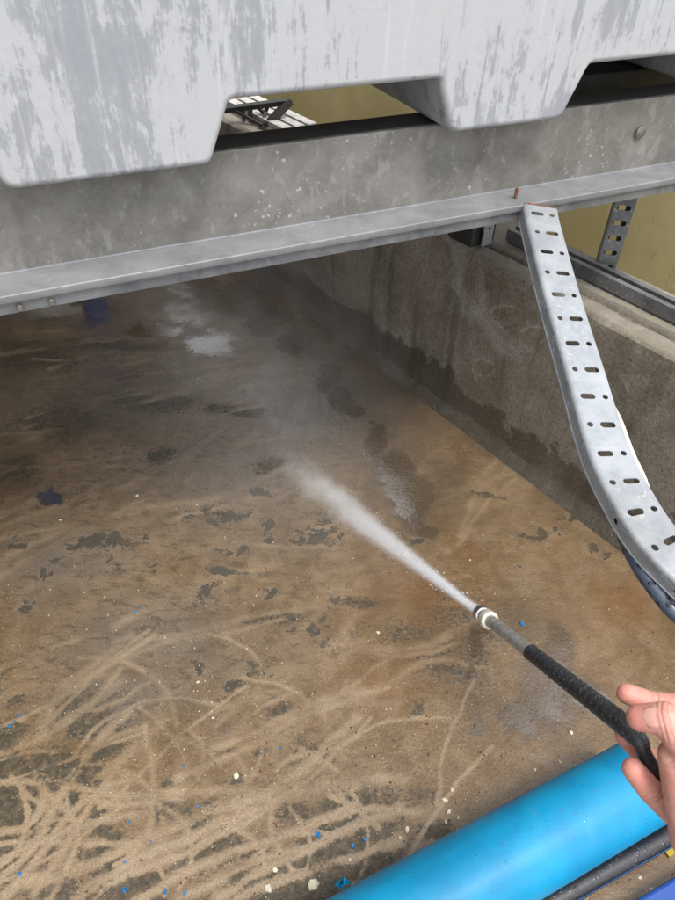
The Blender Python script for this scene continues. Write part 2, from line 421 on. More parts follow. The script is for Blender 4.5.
SKIN_JOINTS = [((0.2454, 0.2708, 0.8102), (0.2276, 0.275, 0.8149)), ((0.2297, 0.2345, 0.8566), (0.2165, 0.2391, 0.8468)), ((0.2345, 0.2145, 0.7891), (0.2203, 0.223, 0.8032)), ((0.2438, 0.2442, 0.7773), (0.2245, 0.2507, 0.7967)), ((0.2432, 0.2194, 0.8457), (0.2297, 0.2345, 0.8566)), ((0.2577, 0.2092, 0.7651), (0.2345, 0.2145, 0.7891))]
SKIN_TIPS = [(0.2276, 0.275, 0.8149), (0.2165, 0.2391, 0.8468), (0.2203, 0.223, 0.8032), (0.2245, 0.2507, 0.7967)]
def mat_skin():
    mt, nt, b = new_mat('skin'); n = N(nt); c = n.coord()
    n1 = n.noise(c, 55, 5, 0.6); n2 = n.noise(c, 300, 4, 0.6); n3 = n.noise(c, 900, 2, 0.5)
    col = n.mix(n.step(n1, 0.35, 0.68), (0.64, 0.29, 0.225), (0.72, 0.39, 0.31))
    col = n.mix(n.math('MULTIPLY', n.step(n2, 0.42, 0.66), 0.5), col, (0.56, 0.215, 0.155))
    n.put(b.inputs['Base Color'], col)
    b.inputs['Subsurface Weight'].default_value = 0.12
    b.inputs['Subsurface Radius'].default_value = (0.008, 0.003, 0.0015); b.inputs['Subsurface Scale'].default_value = 0.6
    n.put(b.inputs['Roughness'], n.mixf(n1, 0.46, 0.62))
    wr = n.noise(n.coord('Object', (1, 1, 1)), 160, 5, 0.65, 0.8)
    hgt = n.math('ADD', n.math('MULTIPLY', wr, 0.55), n.math('MULTIPLY', n3, 0.2)); crease = None
    for J, T in SKIN_JOINTS:
        ax = (Vector(T) - Vector(J)).normalized()
        sub = n.node('ShaderNodeVectorMath', operation='SUBTRACT'); n.put(sub.inputs[0], c); sub.inputs[1].default_value = J
        dt = n.node('ShaderNodeVectorMath', operation='DOT_PRODUCT'); n.put(dt.inputs[0], sub.outputs[0]); dt.inputs[1].default_value = ax
        ln = n.node('ShaderNodeVectorMath', operation='LENGTH'); n.put(ln.inputs[0], sub.outputs[0])
        al = n.math('ADD', dt.outputs['Value'], n.math('MULTIPLY', n.math('SUBTRACT', n1, 0.5), 0.007))
        mk = n.math('MULTIPLY', n.step(n.math('ABSOLUTE', al), 0.0065, 0.001), n.step(ln.outputs['Value'], 0.019, 0.014))
        wv = n.math('MULTIPLY', n.math('POWER', n.math('ABSOLUTE', n.math('SINE', n.math('MULTIPLY', al, 820.0))), 0.5), mk)
        lin = n.math('MULTIPLY', n.math('SUBTRACT', mk, wv), 1.0, clamp=True)
        crease = lin if crease is None else n.math('MAXIMUM', crease, lin)
    hgt = n.math('SUBTRACT', hgt, n.math('MULTIPLY', crease, 0.9))
    tipm = None
    for T in SKIN_TIPS:
        ds = n.node('ShaderNodeVectorMath', operation='DISTANCE'); n.put(ds.inputs[0], c); ds.inputs[1].default_value = T
        k_ = n.step(ds.outputs['Value'], 0.026, 0.006); tipm = k_ if tipm is None else n.math('MAXIMUM', tipm, k_)
    col = n.mix(n.math('MULTIPLY', tipm, 0.55), col, (0.68, 0.235, 0.185))
    col = n.mix(n.math('MULTIPLY', crease, 0.28), col, (0.42, 0.14, 0.10))
    n.put(b.inputs['Base Color'], col)
    n.put(b.inputs['Normal'], n.bump(hgt, 0.45, 0.0016))
    return mt

def mat_wet_black(name, col=(0.02, 0.021, 0.024), drop=(0.10, 0.105, 0.115), sc=170, rough=0.4, gate=0.42):
    """black rubber carrying splashed droplets"""
    mt, nt, b = new_mat(name); n = N(nt); c = n.coord()
    v = n.voronoi(c, sc, 'SMOOTH_F1'); d = n.step(v, 0.40, 0.26)
    d = n.math('MULTIPLY', d, n.step(n.noise(c, sc * 0.35, 2), gate, gate + 0.13))
    n.put(b.inputs['Base Color'], n.mix(n.math('MULTIPLY', d, 0.6 if gate else 0.95), col, drop))
    n.put(b.inputs['Roughness'], n.mixf(d, rough, 0.08))
    n.put(b.inputs['Normal'], n.bump(n.math('ADD', d, n.math('MULTIPLY', n.noise(c, sc * 2, 3), 0.3)), 0.5, 0.0015))
    return mt

def mat_pipe():
    mt, nt, b = new_mat('blue_pvc'); n = N(nt); c = n.coord()
    f = n.noise(c, 14, 6, 0.6); g = n.noise(c, 260, 3, 0.6)
    col = n.mix(n.step(f, 0.3, 0.7), (0.003, 0.27, 0.52), (0.004, 0.34, 0.62))
    mud = n.math('MULTIPLY', n.step(n.noise(c, 95, 3, 0.6), 0.64, 0.70), n.step(n.noise(c, 9, 3), 0.45, 0.62))
    col = n.mix(n.math('MULTIPLY', mud, 0.55), col, (0.12, 0.13, 0.11))
    film = n.step(n.noise(c, 22, 6, 0.7), 0.56, 0.74); col = n.mix(n.math('MULTIPLY', film, 0.16), col, (0.25, 0.30, 0.30))
    dr_ = n.math('MULTIPLY', n.step(n.voronoi(c, 120, 'F1'), 0.32, 0.18), n.step(n.noise(c, 30, 2), 0.58, 0.64))
    n.put(b.inputs['Base Color'], col); n.put(b.inputs['Roughness'], n.mixf(dr_, n.mixf(g, 0.26, 0.52), 0.08))
    n.put(b.inputs['Normal'], n.bump(n.math('ADD', n.math('MULTIPLY', g, 0.35), dr_), 0.35, 0.0015)); b.inputs['Specular IOR Level'].default_value = 0.35
    return mt

M = dict(
    tank=mat_tank(),
    web=mat_galv('galvanised_web', (0.235, 0.225, 0.205), (0.36, 0.345, 0.32), 0.55, 0.55, 0.55, 0.30),
    flange=mat_galv('galvanised_flange', (0.36, 0.36, 0.38), (0.52, 0.52, 0.54), 0.2, 0.55, 0.2, 0.08),
    tray=mat_galv('galvanised_tray', (0.42, 0.45, 0.49), (0.60, 0.63, 0.66), 0.55, 0.45, 0.38, 0.25),
    strut=mat_galv('galvanised_strut', (0.16, 0.165, 0.175), (0.30, 0.31, 0.32), 0.2, 0.42, 0.3),
    dark_steel=mat_plain('dark_steel', (0.035, 0.033, 0.031), 0.55, 0.3),
    rust=mat_plain('rusty_edge', (0.16, 0.07, 0.03), 0.8, 0.1, 0.4, 200),
    bolt=mat_plain('dull_bolt', (0.22, 0.20, 0.18), 0.55, 0.6, 0.3, 120),
    floor=mat_floor(), wall=mat_wall(), ochre=mat_ochre(), skin=mat_skin(),
    nail=mat_plain('nail', (0.72, 0.385, 0.31), 0.22, 0, 0.06, 80, 0.03),
    blue_pipe=mat_pipe(),
    stripe=mat_plain('blue_stripe', (0.02, 0.12, 0.42), 0.35),
    royal=mat_plain('royal_blue_plastic', (0.012, 0.07, 0.33), 0.4, 0, 0.12),
    navy=mat_plain('blue_drainpipe', (0.02, 0.14, 0.55), 0.4),
    rubber=mat_wet_black('wet_black_rubber', (0.014, 0.014, 0.016), (0.045, 0.047, 0.05), 420, 0.45),
    hose=mat_wet_black('wet_black_pipe', (0.012, 0.012, 0.015), (0.04, 0.04, 0.05), 150, 0.42, 0.5),
    cable=mat_wet_black('speckled_cable', (0.045, 0.058, 0.085), (0.003, 0.003, 0.005), 95, 0.3, 0.0),
    tube=mat_plain('worn_steel_tube', (0.36, 0.345, 0.32), 0.36, 0.6, 0.3, 150, 0.12),
    steel=mat_plain('stainless', (0.55, 0.54, 0.52), 0.22, 0.9, 0.15, 200),
    cream=mat_plain('cream_plastic', (0.68, 0.63, 0.54), 0.45, 0, 0.12, 90),
    flake=mat_plain('cream_flake', (0.72, 0.66, 0.50), 0.6, 0, 0.15, 200),
    bflake=mat_plain('blue_flake', (0.01, 0.22, 0.55), 0.5, 0, 0.2, 200),
    red=mat_plain('dark_red_grit', (0.16, 0.03, 0.02), 0.6, 0, 0.3, 200),
    yellow=mat_plain('yellow_plastic', (0.55, 0.40, 0.03), 0.5),
    slat=mat_plain('weathered_white', (0.62, 0.60, 0.56), 0.6, 0, 0.2, 40),
    ground=mat_plain('yard_concrete', (0.27, 0.25, 0.22), 0.85, 0, 0.25, 6, 0.3),
)

# wet and weathered surfaces are darker than dry ones: one albedo factor per material
def albedo(mt, k, sat=1.0):
    b = mt.node_tree.nodes['Principled BSDF']; l = b.inputs['Base Color'].links[0]; src = l.from_socket
    h = mt.node_tree.nodes.new('ShaderNodeHueSaturation'); h.inputs['Value'].default_value = k; h.inputs['Saturation'].default_value = sat
    mt.node_tree.links.new(src, h.inputs['Color']); mt.node_tree.links.new(h.outputs[0], b.inputs['Base Color'])
for nm, k in dict(tank=0.55, web=0.52, flange=0.36, tray=0.50, strut=0.6, floor=0.53, wall=0.84, ochre=1.25, skin=0.66, nail=0.66, blue_pipe=0.60, flake=0.6, bflake=0.5, cream=0.6,
                  royal=0.7, slat=0.7, ground=0.6, rust=0.8, bolt=0.7, tube=0.8, steel=0.8, red=0.7, yellow=0.7).items(): albedo(M[nm], k, 1.05 if nm == 'floor' else 1.0)

# frames: beam (a along beam, b away from the viewer) and bund wall (a along wall, b outwards)
BEAM = Frame((-0.4622, 0.8228, 0), (0.8996, 0.4367, 0), (-0.4367, 0.8996, 0))
WALL = Frame((-0.3215, 2.4963, 0), (0.61046, -0.79204, 0), (0.79204, 0.61046, 0))

# ================================================================== setting
# ground outside the bund
mesh_obj('ground', [(-60, -60, -0.16), (60, -60, -0.16), (60, 60, -0.16), (-60, 60, -0.16)], [(0, 1, 2, 3)], M['ground'], kind='structure')

# ---- bund floor: dense sheet carrying the wear attributes
X0, X1, Y0, Y1, ST = -1.5, 1.10, 0.24, 3.2, 0.0036
nx, ny = int((X1 - X0) / ST) + 1, int((Y1 - Y0) / ST) + 1
gx, gy = np.meshgrid(np.linspace(X0, X1, nx), np.linspace(Y0, Y1, ny))

def vnoise(x, y, seed):
    r = np.random.default_rng(seed); T = r.random((256, 256))
    xi, yi = np.floor(x).astype(int), np.floor(y).astype(int); fx, fy = x - xi, y - yi
    fx, fy = fx * fx * (3 - 2 * fx), fy * fy * (3 - 2 * fy)
    a, b_, c_, d_ = T[xi % 256, yi % 256], T[(xi + 1) % 256, yi % 256], T[xi % 256, (yi + 1) % 256], T[(xi + 1) % 256, (yi + 1) % 256]
    return (a * (1 - fx) + b_ * fx) * (1 - fy) + (c_ * (1 - fx) + d_ * fx) * fy
def fbm(x, y, sc, seed, o=4):
    s, a = 0, 0.5
    for i in range(o): s = s + a * vnoise(x * sc * 2 ** i + 31.7, y * sc * 2 ** i + 17.3, seed + i); a *= 0.5
    return s / (1 - 0.5 ** o)
# warped coordinates so that nothing is a clean ellipse
wx = gx + (fbm(gx, gy, 9, 3) - 0.5) * 0.09; wy = gy + (fbm(gx, gy, 9, 9) - 0.5) * 0.09
sxw = gx + (fbm(gx, gy, 24, 303) - 0.5) * 0.013; syw = gy + (fbm(gx, gy, 24, 330) - 0.5) * 0.013
def blobs(lst, gain=1.0):
    f = np.zeros_like(gx)
    for cx, cy, rx, ry in lst:
        f = np.maximum(f, gain * np.exp(-(((wx - cx) / rx) ** 2 + ((wy - cy) / ry) ** 2) * 0.9))
    return f
def strokes(lst):
    f = np.zeros_like(gx)
    for w, pts in lst:
        P = [Vector((p[0], p[1], 0)) for p in pts]
        if len(P) > 2: P = catmull(P, 6)
        for p, q in zip(P[:-1], P[1:]):
            j0 = max(0, int((min(p.x, q.x) - 5 * w - X0) / ST)); j1 = min(nx, int((max(p.x, q.x) + 5 * w - X0) / ST) + 2)
            i0 = max(0, int((min(p.y, q.y) - 5 * w - Y0) / ST)); i1 = min(ny, int((max(p.y, q.y) + 5 * w - Y0) / ST) + 2)
            if j1 <= j0 or i1 <= i0: continue
            xs, ys = sxw[i0:i1, j0:j1], syw[i0:i1, j0:j1]
            dx, dy = q.x - p.x, q.y - p.y; L = dx * dx + dy * dy + 1e-12
            t = np.clip(((xs - p.x) * dx + (ys - p.y) * dy) / L, 0, 1)
            d2 = (xs - p.x - t * dx) ** 2 + (ys - p.y - t * dy) ** 2
            f[i0:i1, j0:j1] = np.maximum(f[i0:i1, j0:j1], np.exp(-d2 / (0.75 * w * w)))
    return f
ALGAE = [(-0.5311, 0.4706, 0.0384, 0.0343), (-0.4688, 0.4742, 0.0456, 0.0474), (-0.3931, 0.4438, 0.0344, 0.0325), (-0.4236, 0.6497, 0.0388, 0.029), (-0.4431, 0.6012, 0.0227, 0.0237), (-0.2986, 0.3729, 0.0594, 0.0265), (-0.0444, 0.4708, 0.0599, 0.0418),
         (0.0175, 0.4628, 0.0457, 0.0351), (-0.1363, 0.5827, 0.0263, 0.0187), (-0.195, 0.5979, 0.0341, 0.0191), (-0.0388, 0.3805, 0.0733, 0.0261), (0.0796, 0.5119, 0.0725, 0.0373), (-0.1952, 0.4213, 0.075, 0.0398), (-0.4353, 0.3602, 0.0555, 0.0237),
         (-0.59, 0.5714, 0.037, 0.0235), (-0.3919, 0.4901, 0.0319, 0.0207), (-0.5134, 0.3666, 0.036, 0.0332), (0.1837, 0.4566, 0.0526, 0.0256), (0.1818, 0.6873, 0.016, 0.0333), (-0.615, 0.6806, 0.0275, 0.0221), (-0.344, 0.4015, 0.0336, 0.0185),
         (0.1043, 0.4303, 0.0517, 0.0277), (-0.1366, 0.505, 0.0467, 0.0239), (-0.0148, 0.6097, 0.0574, 0.0192), (-0.0968, 0.6734, 0.0436, 0.0166), (-0.816, 1.5511, 0.1448, 0.0746), (-0.5765, 1.6601, 0.1818, 0.0594), (-0.4795, 1.4146, 0.0608, 0.0413),
         (-0.9781, 1.8517, 0.1605, 0.0812), (-0.3275, 1.6242, 0.1201, 0.0383), (-0.8546, 1.3357, 0.0798, 0.0564), (-0.7438, 1.9544, 0.2338, 0.049), (-0.1826, 1.368, 0.0546, 0.0392), (0.0625, 0.9482, 0.0686, 0.0272), (-0.1369, 0.8867, 0.0575, 0.0359)]
FLAKE = [(-0.2947, 1.2026, 0.0764, 0.0379), (-0.5759, 1.0936, 0.0821, 0.0291), (-0.5318, 1.0036, 0.0464, 0.0355), (-0.294, 0.9394, 0.0294, 0.0327), (-0.0628, 0.8689, 0.0614, 0.0499), (-0.0363, 1.1331, 0.0645, 0.0511), (-0.2168, 0.7498, 0.0494, 0.0203),
         (-0.1694, 0.7863, 0.0189, 0.0326), (-0.2498, 1.0981, 0.0341, 0.0252), (-0.262, 1.0148, 0.0375, 0.0176), (-0.6763, 0.9745, 0.0274, 0.0353), (0.5175, 1.1738, 0.0613, 0.0239), (0.4136, 1.2924, 0.0589, 0.0224), (0.6149, 1.2121, 0.052, 0.0213), (-0.5071, 1.4132, 0.0607, 0.0414),
         (-0.1808, 1.1399, 0.0248, 0.0261), (-0.7893, 1.0907, 0.0288, 0.0266), (-0.0058, 0.9454, 0.0228, 0.0325), (-0.2617, 0.7712, 0.0249, 0.0186), (0.6535, 1.1144, 0.0548, 0.0197), (-0.1878, 1.2831, 0.0369, 0.0294), (-0.6543, 1.0495, 0.0283, 0.0252), (0.2108, 1.1178, 0.0297, 0.0192),
         (-0.4078, 1.0147, 0.021, 0.0208), (-0.3915, 1.1742, 0.0251, 0.0171), (-0.692, 0.8913, 0.0219, 0.022), (-0.1675, 0.9668, 0.0206, 0.0223)]
PUDDLE = [(-0.2565, 2.1457, 0.0785, 0.1055), (-0.1395, 1.9906, 0.0613, 0.0841), (-0.0321, 1.8215, 0.0517, 0.0753), (0.0399, 1.6437, 0.0426, 0.0667), (0.1159, 1.5085, 0.0376, 0.0605), (0.1599, 1.3845, 0.0415, 0.0627), (0.2343, 1.168, 0.0228, 0.03), (-0.8974, 2.1602, 0.0921, 0.0969), (0.1912, 1.3007, 0.0428, 0.0801), (0.1682, 1.3849, 0.0387, 0.0628), (0.2176, 1.2187, 0.0259, 0.0415), (0.1034, 1.4559, 0.0341, 0.0581), (-0.5429, 2.2692, 0.1031, 0.1825), (-0.4266, 1.9734, 0.0876, 0.0956), (-0.6192, 2.459, 0.101, 0.1122), (-0.3809, 2.2799, 0.0964, 0.142), (0.3127, 0.8529, 0.0219, 0.0397),
          (0.4422, 0.7398, 0.0539, 0.0662), (0.4775, 0.8393, 0.0393, 0.0494), (0.5299, 0.721, 0.0329, 0.0399), (0.208, 1.2719, 0.0423, 0.0919), (0.3891, 0.6736, 0.028, 0.0292), (0.3009, 0.6664, 0.0179, 0.0145), (-1.0145, 2.1667, 0.2486, 0.0638), (0.0026, 1.6914, 0.0432, 0.0689), (-0.6651, 2.0537, 0.1033, 0.0517), (-1.0408, 1.9366, 0.1649, 0.0436), (0.2929, 0.7799, 0.0127, 0.0186)]
DAMP_SHADE = [(-1.1072, 2.0264, 0.5463, 0.3052), (-0.9358, 1.6407, 0.39, 0.2375), (-0.7386, 1.8091, 0.4798, 0.211), (-0.8546, 1.3357, 0.1866, 0.1549), (0.2575, 1.8103, 0.1946, 0.2964), (0.5, 1.3611, 0.1657, 0.1507), (-0.0313, 1.7942, 0.2569, 0.3779), (-0.5043, 2.1301, 0.3911, 0.252), (0.4113, 0.8566, 0.1322, 0.1429), (0.2567, 1.3891, 0.1947, 0.2215), (0.4275, 0.7173, 0.1436, 0.1052), (-0.9519, 1.9727, 0.5045, 0.2915), (-0.8016, 1.5063, 0.257, 0.214)]  # wet silt, spread wider at far left to paint the under-tank shade
GREYC = [(-0.3184, 1.3615, 0.3549, 0.2516), (-0.389, 0.8263, 0.2356, 0.1181), (-0.6495, 1.0345, 0.1882, 0.1469), (-0.0282, 1.6897, 0.3413, 0.3532), (-0.6668, 1.6552, 0.4859, 0.2335), (-0.3979, 0.6882, 0.1791, 0.0633)]
RUST = [(0.4507, 1.0808, 0.1471, 0.1198), (0.6156, 0.9702, 0.1168, 0.1617), (0.2227, 0.9545, 0.1381, 0.1057), (0.1448, 0.7516, 0.1038, 0.0657), (0.5776, 1.2173, 0.1042, 0.0832), (0.5166, 0.9388, 0.1379, 0.033)]
WASH = [
 (0.012, [(-0.5338, 0.3682), (-0.4926, 0.4187), (-0.481, 0.4916), (-0.4479, 0.5779), (-0.4023, 0.6616)]),
 (0.01, [(-0.5145, 0.3432), (-0.478, 0.4054), (-0.4413, 0.4828), (-0.3895, 0.5255), (-0.3491, 0.5374)]),
 (0.009, [(-0.5914, 0.5169), (-0.4857, 0.5224), (-0.374, 0.5073), (-0.2364, 0.5147), (-0.0762, 0.525)]),
 (0.012, [(-0.5032, 0.3648), (-0.42, 0.3803), (-0.3049, 0.4384), (-0.2093, 0.4801), (-0.077, 0.5355), (0.0531, 0.6651)]),
 (0.013, [(-0.3986, 0.3423), (-0.2986, 0.4107), (-0.1556, 0.4719), (-0.0331, 0.5264), (0.1357, 0.5531)]),
 (0.008, [(-0.3562, 0.6389), (-0.3245, 0.5489), (-0.3041, 0.4576), (-0.3286, 0.4098), (-0.3538, 0.3911)]),
 (0.007, [(-0.1021, 0.5138), (-0.0913, 0.4545), (-0.0669, 0.4086), (-0.0352, 0.3828)]),
 (0.01, [(-0.5609, 0.4382), (-0.5143, 0.4511), (-0.5054, 0.501), (-0.5357, 0.5421)]),
 (0.011, [(-0.1689, 0.3514), (-0.0475, 0.4183), (0.0535, 0.4686), (0.1333, 0.5008)]),
 (0.007, [(-0.4059, 0.5463), (-0.3653, 0.5369), (-0.3734, 0.5052), (-0.3996, 0.4841)]),
 (0.009, [(-0.4691, 0.3512), (-0.4411, 0.4156), (-0.4205, 0.4835), (-0.387, 0.5578)]),
 (0.011, [(-0.1397, 0.3497), (-0.0063, 0.4014), (0.1306, 0.4422)]),
 (0.012, [(-0.5454, 0.707), (-0.4893, 0.7624), (-0.4334, 0.8356)]),
 (0.01, [(-0.5462, 0.6384), (-0.5354, 0.6945), (-0.4441, 0.7779), (-0.3827, 0.8376)]),
 (0.011, [(-0.217, 0.5969), (-0.1309, 0.6347), (-0.0185, 0.7), (0.1014, 0.7301)]),
 (0.007, [(0.0104, 0.5174), (0.0535, 0.4983), (0.0952, 0.465)]),
 (0.009, [(-0.6129, 0.5724), (-0.5548, 0.597), (-0.4752, 0.6714), (-0.437, 0.7507)]),
 (0.01, [(-0.2735, 0.5398), (-0.1707, 0.5871), (-0.0636, 0.6611), (0.053, 0.7089)]),
 (0.009, [(-0.2906, 0.4202), (-0.2242, 0.4456), (-0.1266, 0.4927)]),
 (0.009, [(-0.5439, 0.3944), (-0.4672, 0.4335), (-0.3838, 0.4648), (-0.3136, 0.4768)]),
 (0.009, [(-0.303, 0.3451), (-0.2154, 0.3952), (-0.0801, 0.4452), (0.0535, 0.5034)]),
 (0.007, [(-0.5001, 0.5012), (-0.4324, 0.4536), (-0.4255, 0.3979), (-0.4381, 0.3454)]),
 (0.008, [(-0.2359, 0.347), (-0.126, 0.3978), (0.0124, 0.4481)]),
 (0.009, [(-0.4369, 0.5032), (-0.3485, 0.4907), (-0.2664, 0.5035)]),
 (0.007, [(-0.5748, 0.5301), (-0.5246, 0.4802), (-0.521, 0.4132), (-0.5405, 0.3856)]),
 (0.008, [(-0.37, 0.3431), (-0.3394, 0.3739), (-0.2486, 0.4122), (-0.1737, 0.4519)]),
]
for k in range(26):      # thin curls left by the swinging jet
    px, py = random.uniform(-0.68, 0.0), random.uniform(0.34, 0.72); a = random.uniform(0, math.pi); R_ = random.uniform(0.05, 0.22); a1 = a + random.choice((-1, 1)) * random.uniform(0.6, 2.0)
    WASH.insert(0, (random.uniform(0.0032, 0.0058), [(px + R_ * math.cos(a + (a1 - a) * q_ / 4) * 1.2, py + R_ * math.sin(a + (a1 - a) * q_ / 4)) for q_ in range(5)]))
for k in range(14):      # many narrow passes of the jet near the lower edge
    px, py = random.uniform(-0.62, 0.30), random.uniform(0.36, 0.74); a = random.gauss(0.62, 0.28); L = random.uniform(0.15, 0.42); bend = random.uniform(-0.03, 0.03)
    WASH.insert(0, (random.uniform(0.0035, 0.007), [(px - math.cos(a) * L / 2, py - math.sin(a) * L / 2), (px - math.sin(a) * bend, py + math.cos(a) * bend), (px + math.cos(a) * L / 2, py + math.sin(a) * L / 2)]))
# fainter sweeps further out, in bundles like the swing of a lance
for cx, cy, ang, nb, ln in ((-0.55, 1.75, 0.45, 9, 0.45), (-0.35, 1.45, 0.5, 8, 0.4), (-0.75, 1.25, 0.55, 8, 0.4), (0.2, 0.95, 0.35, 7, 0.4), (-0.15, 0.75, 0.5, 10, 0.5), (-0.9, 2.0, 0.3, 8, 0.5),
                        (0.35, 1.35, 0.75, 6, 0.35), (-0.5, 0.62, 0.8, 7, 0.3), (0.05, 1.15, 0.2, 6, 0.35), (-0.2, 1.9, 0.4, 8, 0.5), (-0.8, 1.6, 0.35, 8, 0.5), (-0.25, 2.2, 0.6, 8, 0.5)):
    for k in range(nb):
        a = ang + random.uniform(-0.25, 0.25); off = (k - nb / 2) * 0.055 + random.uniform(-0.02, 0.02)
        px, py = cx - math.sin(a) * off + random.uniform(-0.1, 0.1), cy + math.cos(a) * off
        L = ln * random.uniform(0.5, 1.1); bend = random.uniform(-0.06, 0.06)
        WASH.append((random.uniform(0.006, 0.013), [(px - math.cos(a) * L / 2, py - math.sin(a) * L / 2), (px - math.sin(a) * bend, py + math.cos(a) * bend), (px + math.cos(a) * L / 2, py + math.sin(a) * L / 2)]))
wash = strokes(WASH[:66]); wash2 = strokes(WASH[66:])
brk = np.clip((fbm(gx, gy, 12, 40) - 0.25) * 3.5, 0.5, 1.0)
wash = np.maximum(wash * brk, wash2 * 0.55 * np.clip((fbm(gx, gy, 7, 60) - 0.35) * 3.5, 0, 1))
algae = blobs(ALGAE, 0.95)
nearl = np.clip((0.66 - gy - 0.24 * gx) / 0.16, 0, 1) * np.clip((0.40 - gx) / 0.15, 0, 1)
algae = np.maximum(algae, 1.1 * nearl * np.clip((fbm(gx, gy, 8, 77) - 0.33) * 5, 0, 1))
algae = np.maximum(algae, 0.62 * np.clip((fbm(gx, gy, 4.5, 80) - 0.52) * 5, 0, 1) * np.clip((1.35 - gy) / 0.5, 0.25, 1) * np.clip((0.75 - gx) / 0.5, 0, 1))
flake = blobs(FLAKE, 0.84) - 0.16 + 0.16 * np.clip((fbm(gx, gy, 5, 99) - 0.45) * 4, 0, 1)
wx0, wy0 = wx, wy
wx = gx + (fbm(gx, gy, 13, 501) - 0.5) * 0.10; wy = gy + (fbm(gx, gy, 13, 520) - 0.5) * 0.10
pud = blobs(PUDDLE, 1.0); wx, wy = wx0, wy0
wet = np.maximum(pud, 0.40 * blobs(DAMP_SHADE, 1.0) * np.clip(0.55 + (fbm(gx, gy, 5, 410) - 0.5) * 2.4, 0.1, 1.0))
stain_b = blobs([(-0.7378, 1.2285, 0.051, 0.0368)], 0.95)
grey = blobs(GREYC); rust = blobs(RUST, 0.9) * np.clip((fbm(gx, gy, 8, 120) - 0.3) * 2.5, 0, 1)
gz = (fbm(gx, gy, 3, 200) - 0.5) * 0.006
me = bpy.data.meshes.new('bund_floor')
nv = nx * ny
idx = np.arange(nv).reshape(ny, nx)
quads = np.stack([idx[:-1, :-1], idx[:-1, 1:], idx[1:, 1:], idx[1:, :-1]], -1).reshape(-1, 4)
me.vertices.add(nv); me.vertices.foreach_set('co', np.stack([gx, gy, gz], -1).astype(np.float32).ravel())
me.loops.add(quads.size); me.loops.foreach_set('vertex_index', quads.astype(np.int32).ravel())
me.polygons.add(len(quads)); me.polygons.foreach_set('loop_start', (np.arange(len(quads)) * 4).astype(np.int32))
me.update(calc_edges=True); me.shade_smooth()
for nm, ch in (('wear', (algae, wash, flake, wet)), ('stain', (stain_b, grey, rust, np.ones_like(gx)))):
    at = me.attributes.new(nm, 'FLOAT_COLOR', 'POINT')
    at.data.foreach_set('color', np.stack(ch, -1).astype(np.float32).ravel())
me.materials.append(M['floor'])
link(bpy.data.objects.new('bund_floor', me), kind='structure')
# the rest of the slab, a little below so that the two never share a plane
box('bund_slab', Frame((0, 0, 0), (1, 0, 0), (0, 1, 0)), -5, 1.9, -1.2, 6.5, -0.15, -0.012, M['floor'], kind='structure')

# ---- bund wall with a chipped stepped top and a fillet at its foot
def wall_mesh():
    prof = [(0, -0.1), (-0.030, -0.002), (-0.022, 0.012), (-0.004, 0.030), (0, 0.045), (0, 0.12), (0, 0.20), (0, 0.28), (0, 0.36), (0, 0.43), (0.001, 0.485), (0.006, 0.505), (0.018, 0.515), (0.052, 0.5165),
            (0.060, 0.506), (0.075, 0.507), (0.082, 0.5215), (0.15, 0.522), (0.225, 0.523), (0.238, 0.512), (0.24, 0.40), (0.24, -0.1)]
    V, Fc = [], []; A = np.arange(-2.2, 2.71, 0.02); k = len(prof)
    for i, a in enumerate(A):
        for j, (b, z) in enumerate(prof):
            w = (vnoise(np.array([a * 14.0]), np.array([j * 3.1]), 5)[0] - 0.5)
            w2 = (vnoise(np.array([a * 45.0]), np.array([j * 5.7]), 6)[0] - 0.5)
            amp = 0.0045 if 9 < j < 17 else 0.003
            V.append(WALL.p(a, b + amp * w + amp * 0.6 * w2, z + (amp * 0.8 * w2 if j > 9 and j < 19 else 0)))
    for i in range(len(A) - 1):
        for j in range(k - 1): Fc.append((i * k + j, (i + 1) * k + j, (i + 1) * k + j + 1, i * k + j + 1))
    return V, Fc
V, Fc = wall_mesh()
bw = mesh_obj('bund_wall', V, Fc, M['wall'], smooth=True, label='low stained grey concrete wall along the right side of the wet floor', cat='wall')
bw.modifiers.new('es', 'EDGE_SPLIT').split_angle = math.radians(32)
box('bund_wall', WALL, -2.45, -2.21, -4.2, 0.24, -0.1, 0.52, M['wall'], bev=0.012, label='far end concrete wall closing the floor behind the tanks', cat='wall')

box('bund_wall', Frame((-2.6, -1.2, 0), (0, 1, 0), (-1, 0, 0)), 0, 6.5, 0, 0.22, -0.1, 0.52, M['wall'], bev=0.012, label='concrete wall on the far left side of the floor', cat='wall')
box('outer_wall', Frame((-3.1, -3, 0), (0, 1, 0), (-1, 0, 0)), 0, 8.5, 0, 0.25, -0.16, 4.6, M['wall'], label='unseen grey wall added beyond the left side to block sky light', cat='wall')  # unseen wall, added to cut sky light from the left
box('outer_wall', Frame((-4, 7.0, 0), (1, 0, 0), (0, 1, 0)), 0, 9, 0, 0.3, -0.16, 3.0, M['wall'], label='unseen grey wall added behind the tanks to block low sky light', cat='wall')  # out of view, put here to keep low sky off the floor
# ---- ochre wall behind
box('outer_wall', WALL, -2.4, 3.4, 0.72, 0.92, -0.16, 0.98, M['ochre'], label='rough ochre rendered wall behind the low concrete wall', cat='wall')

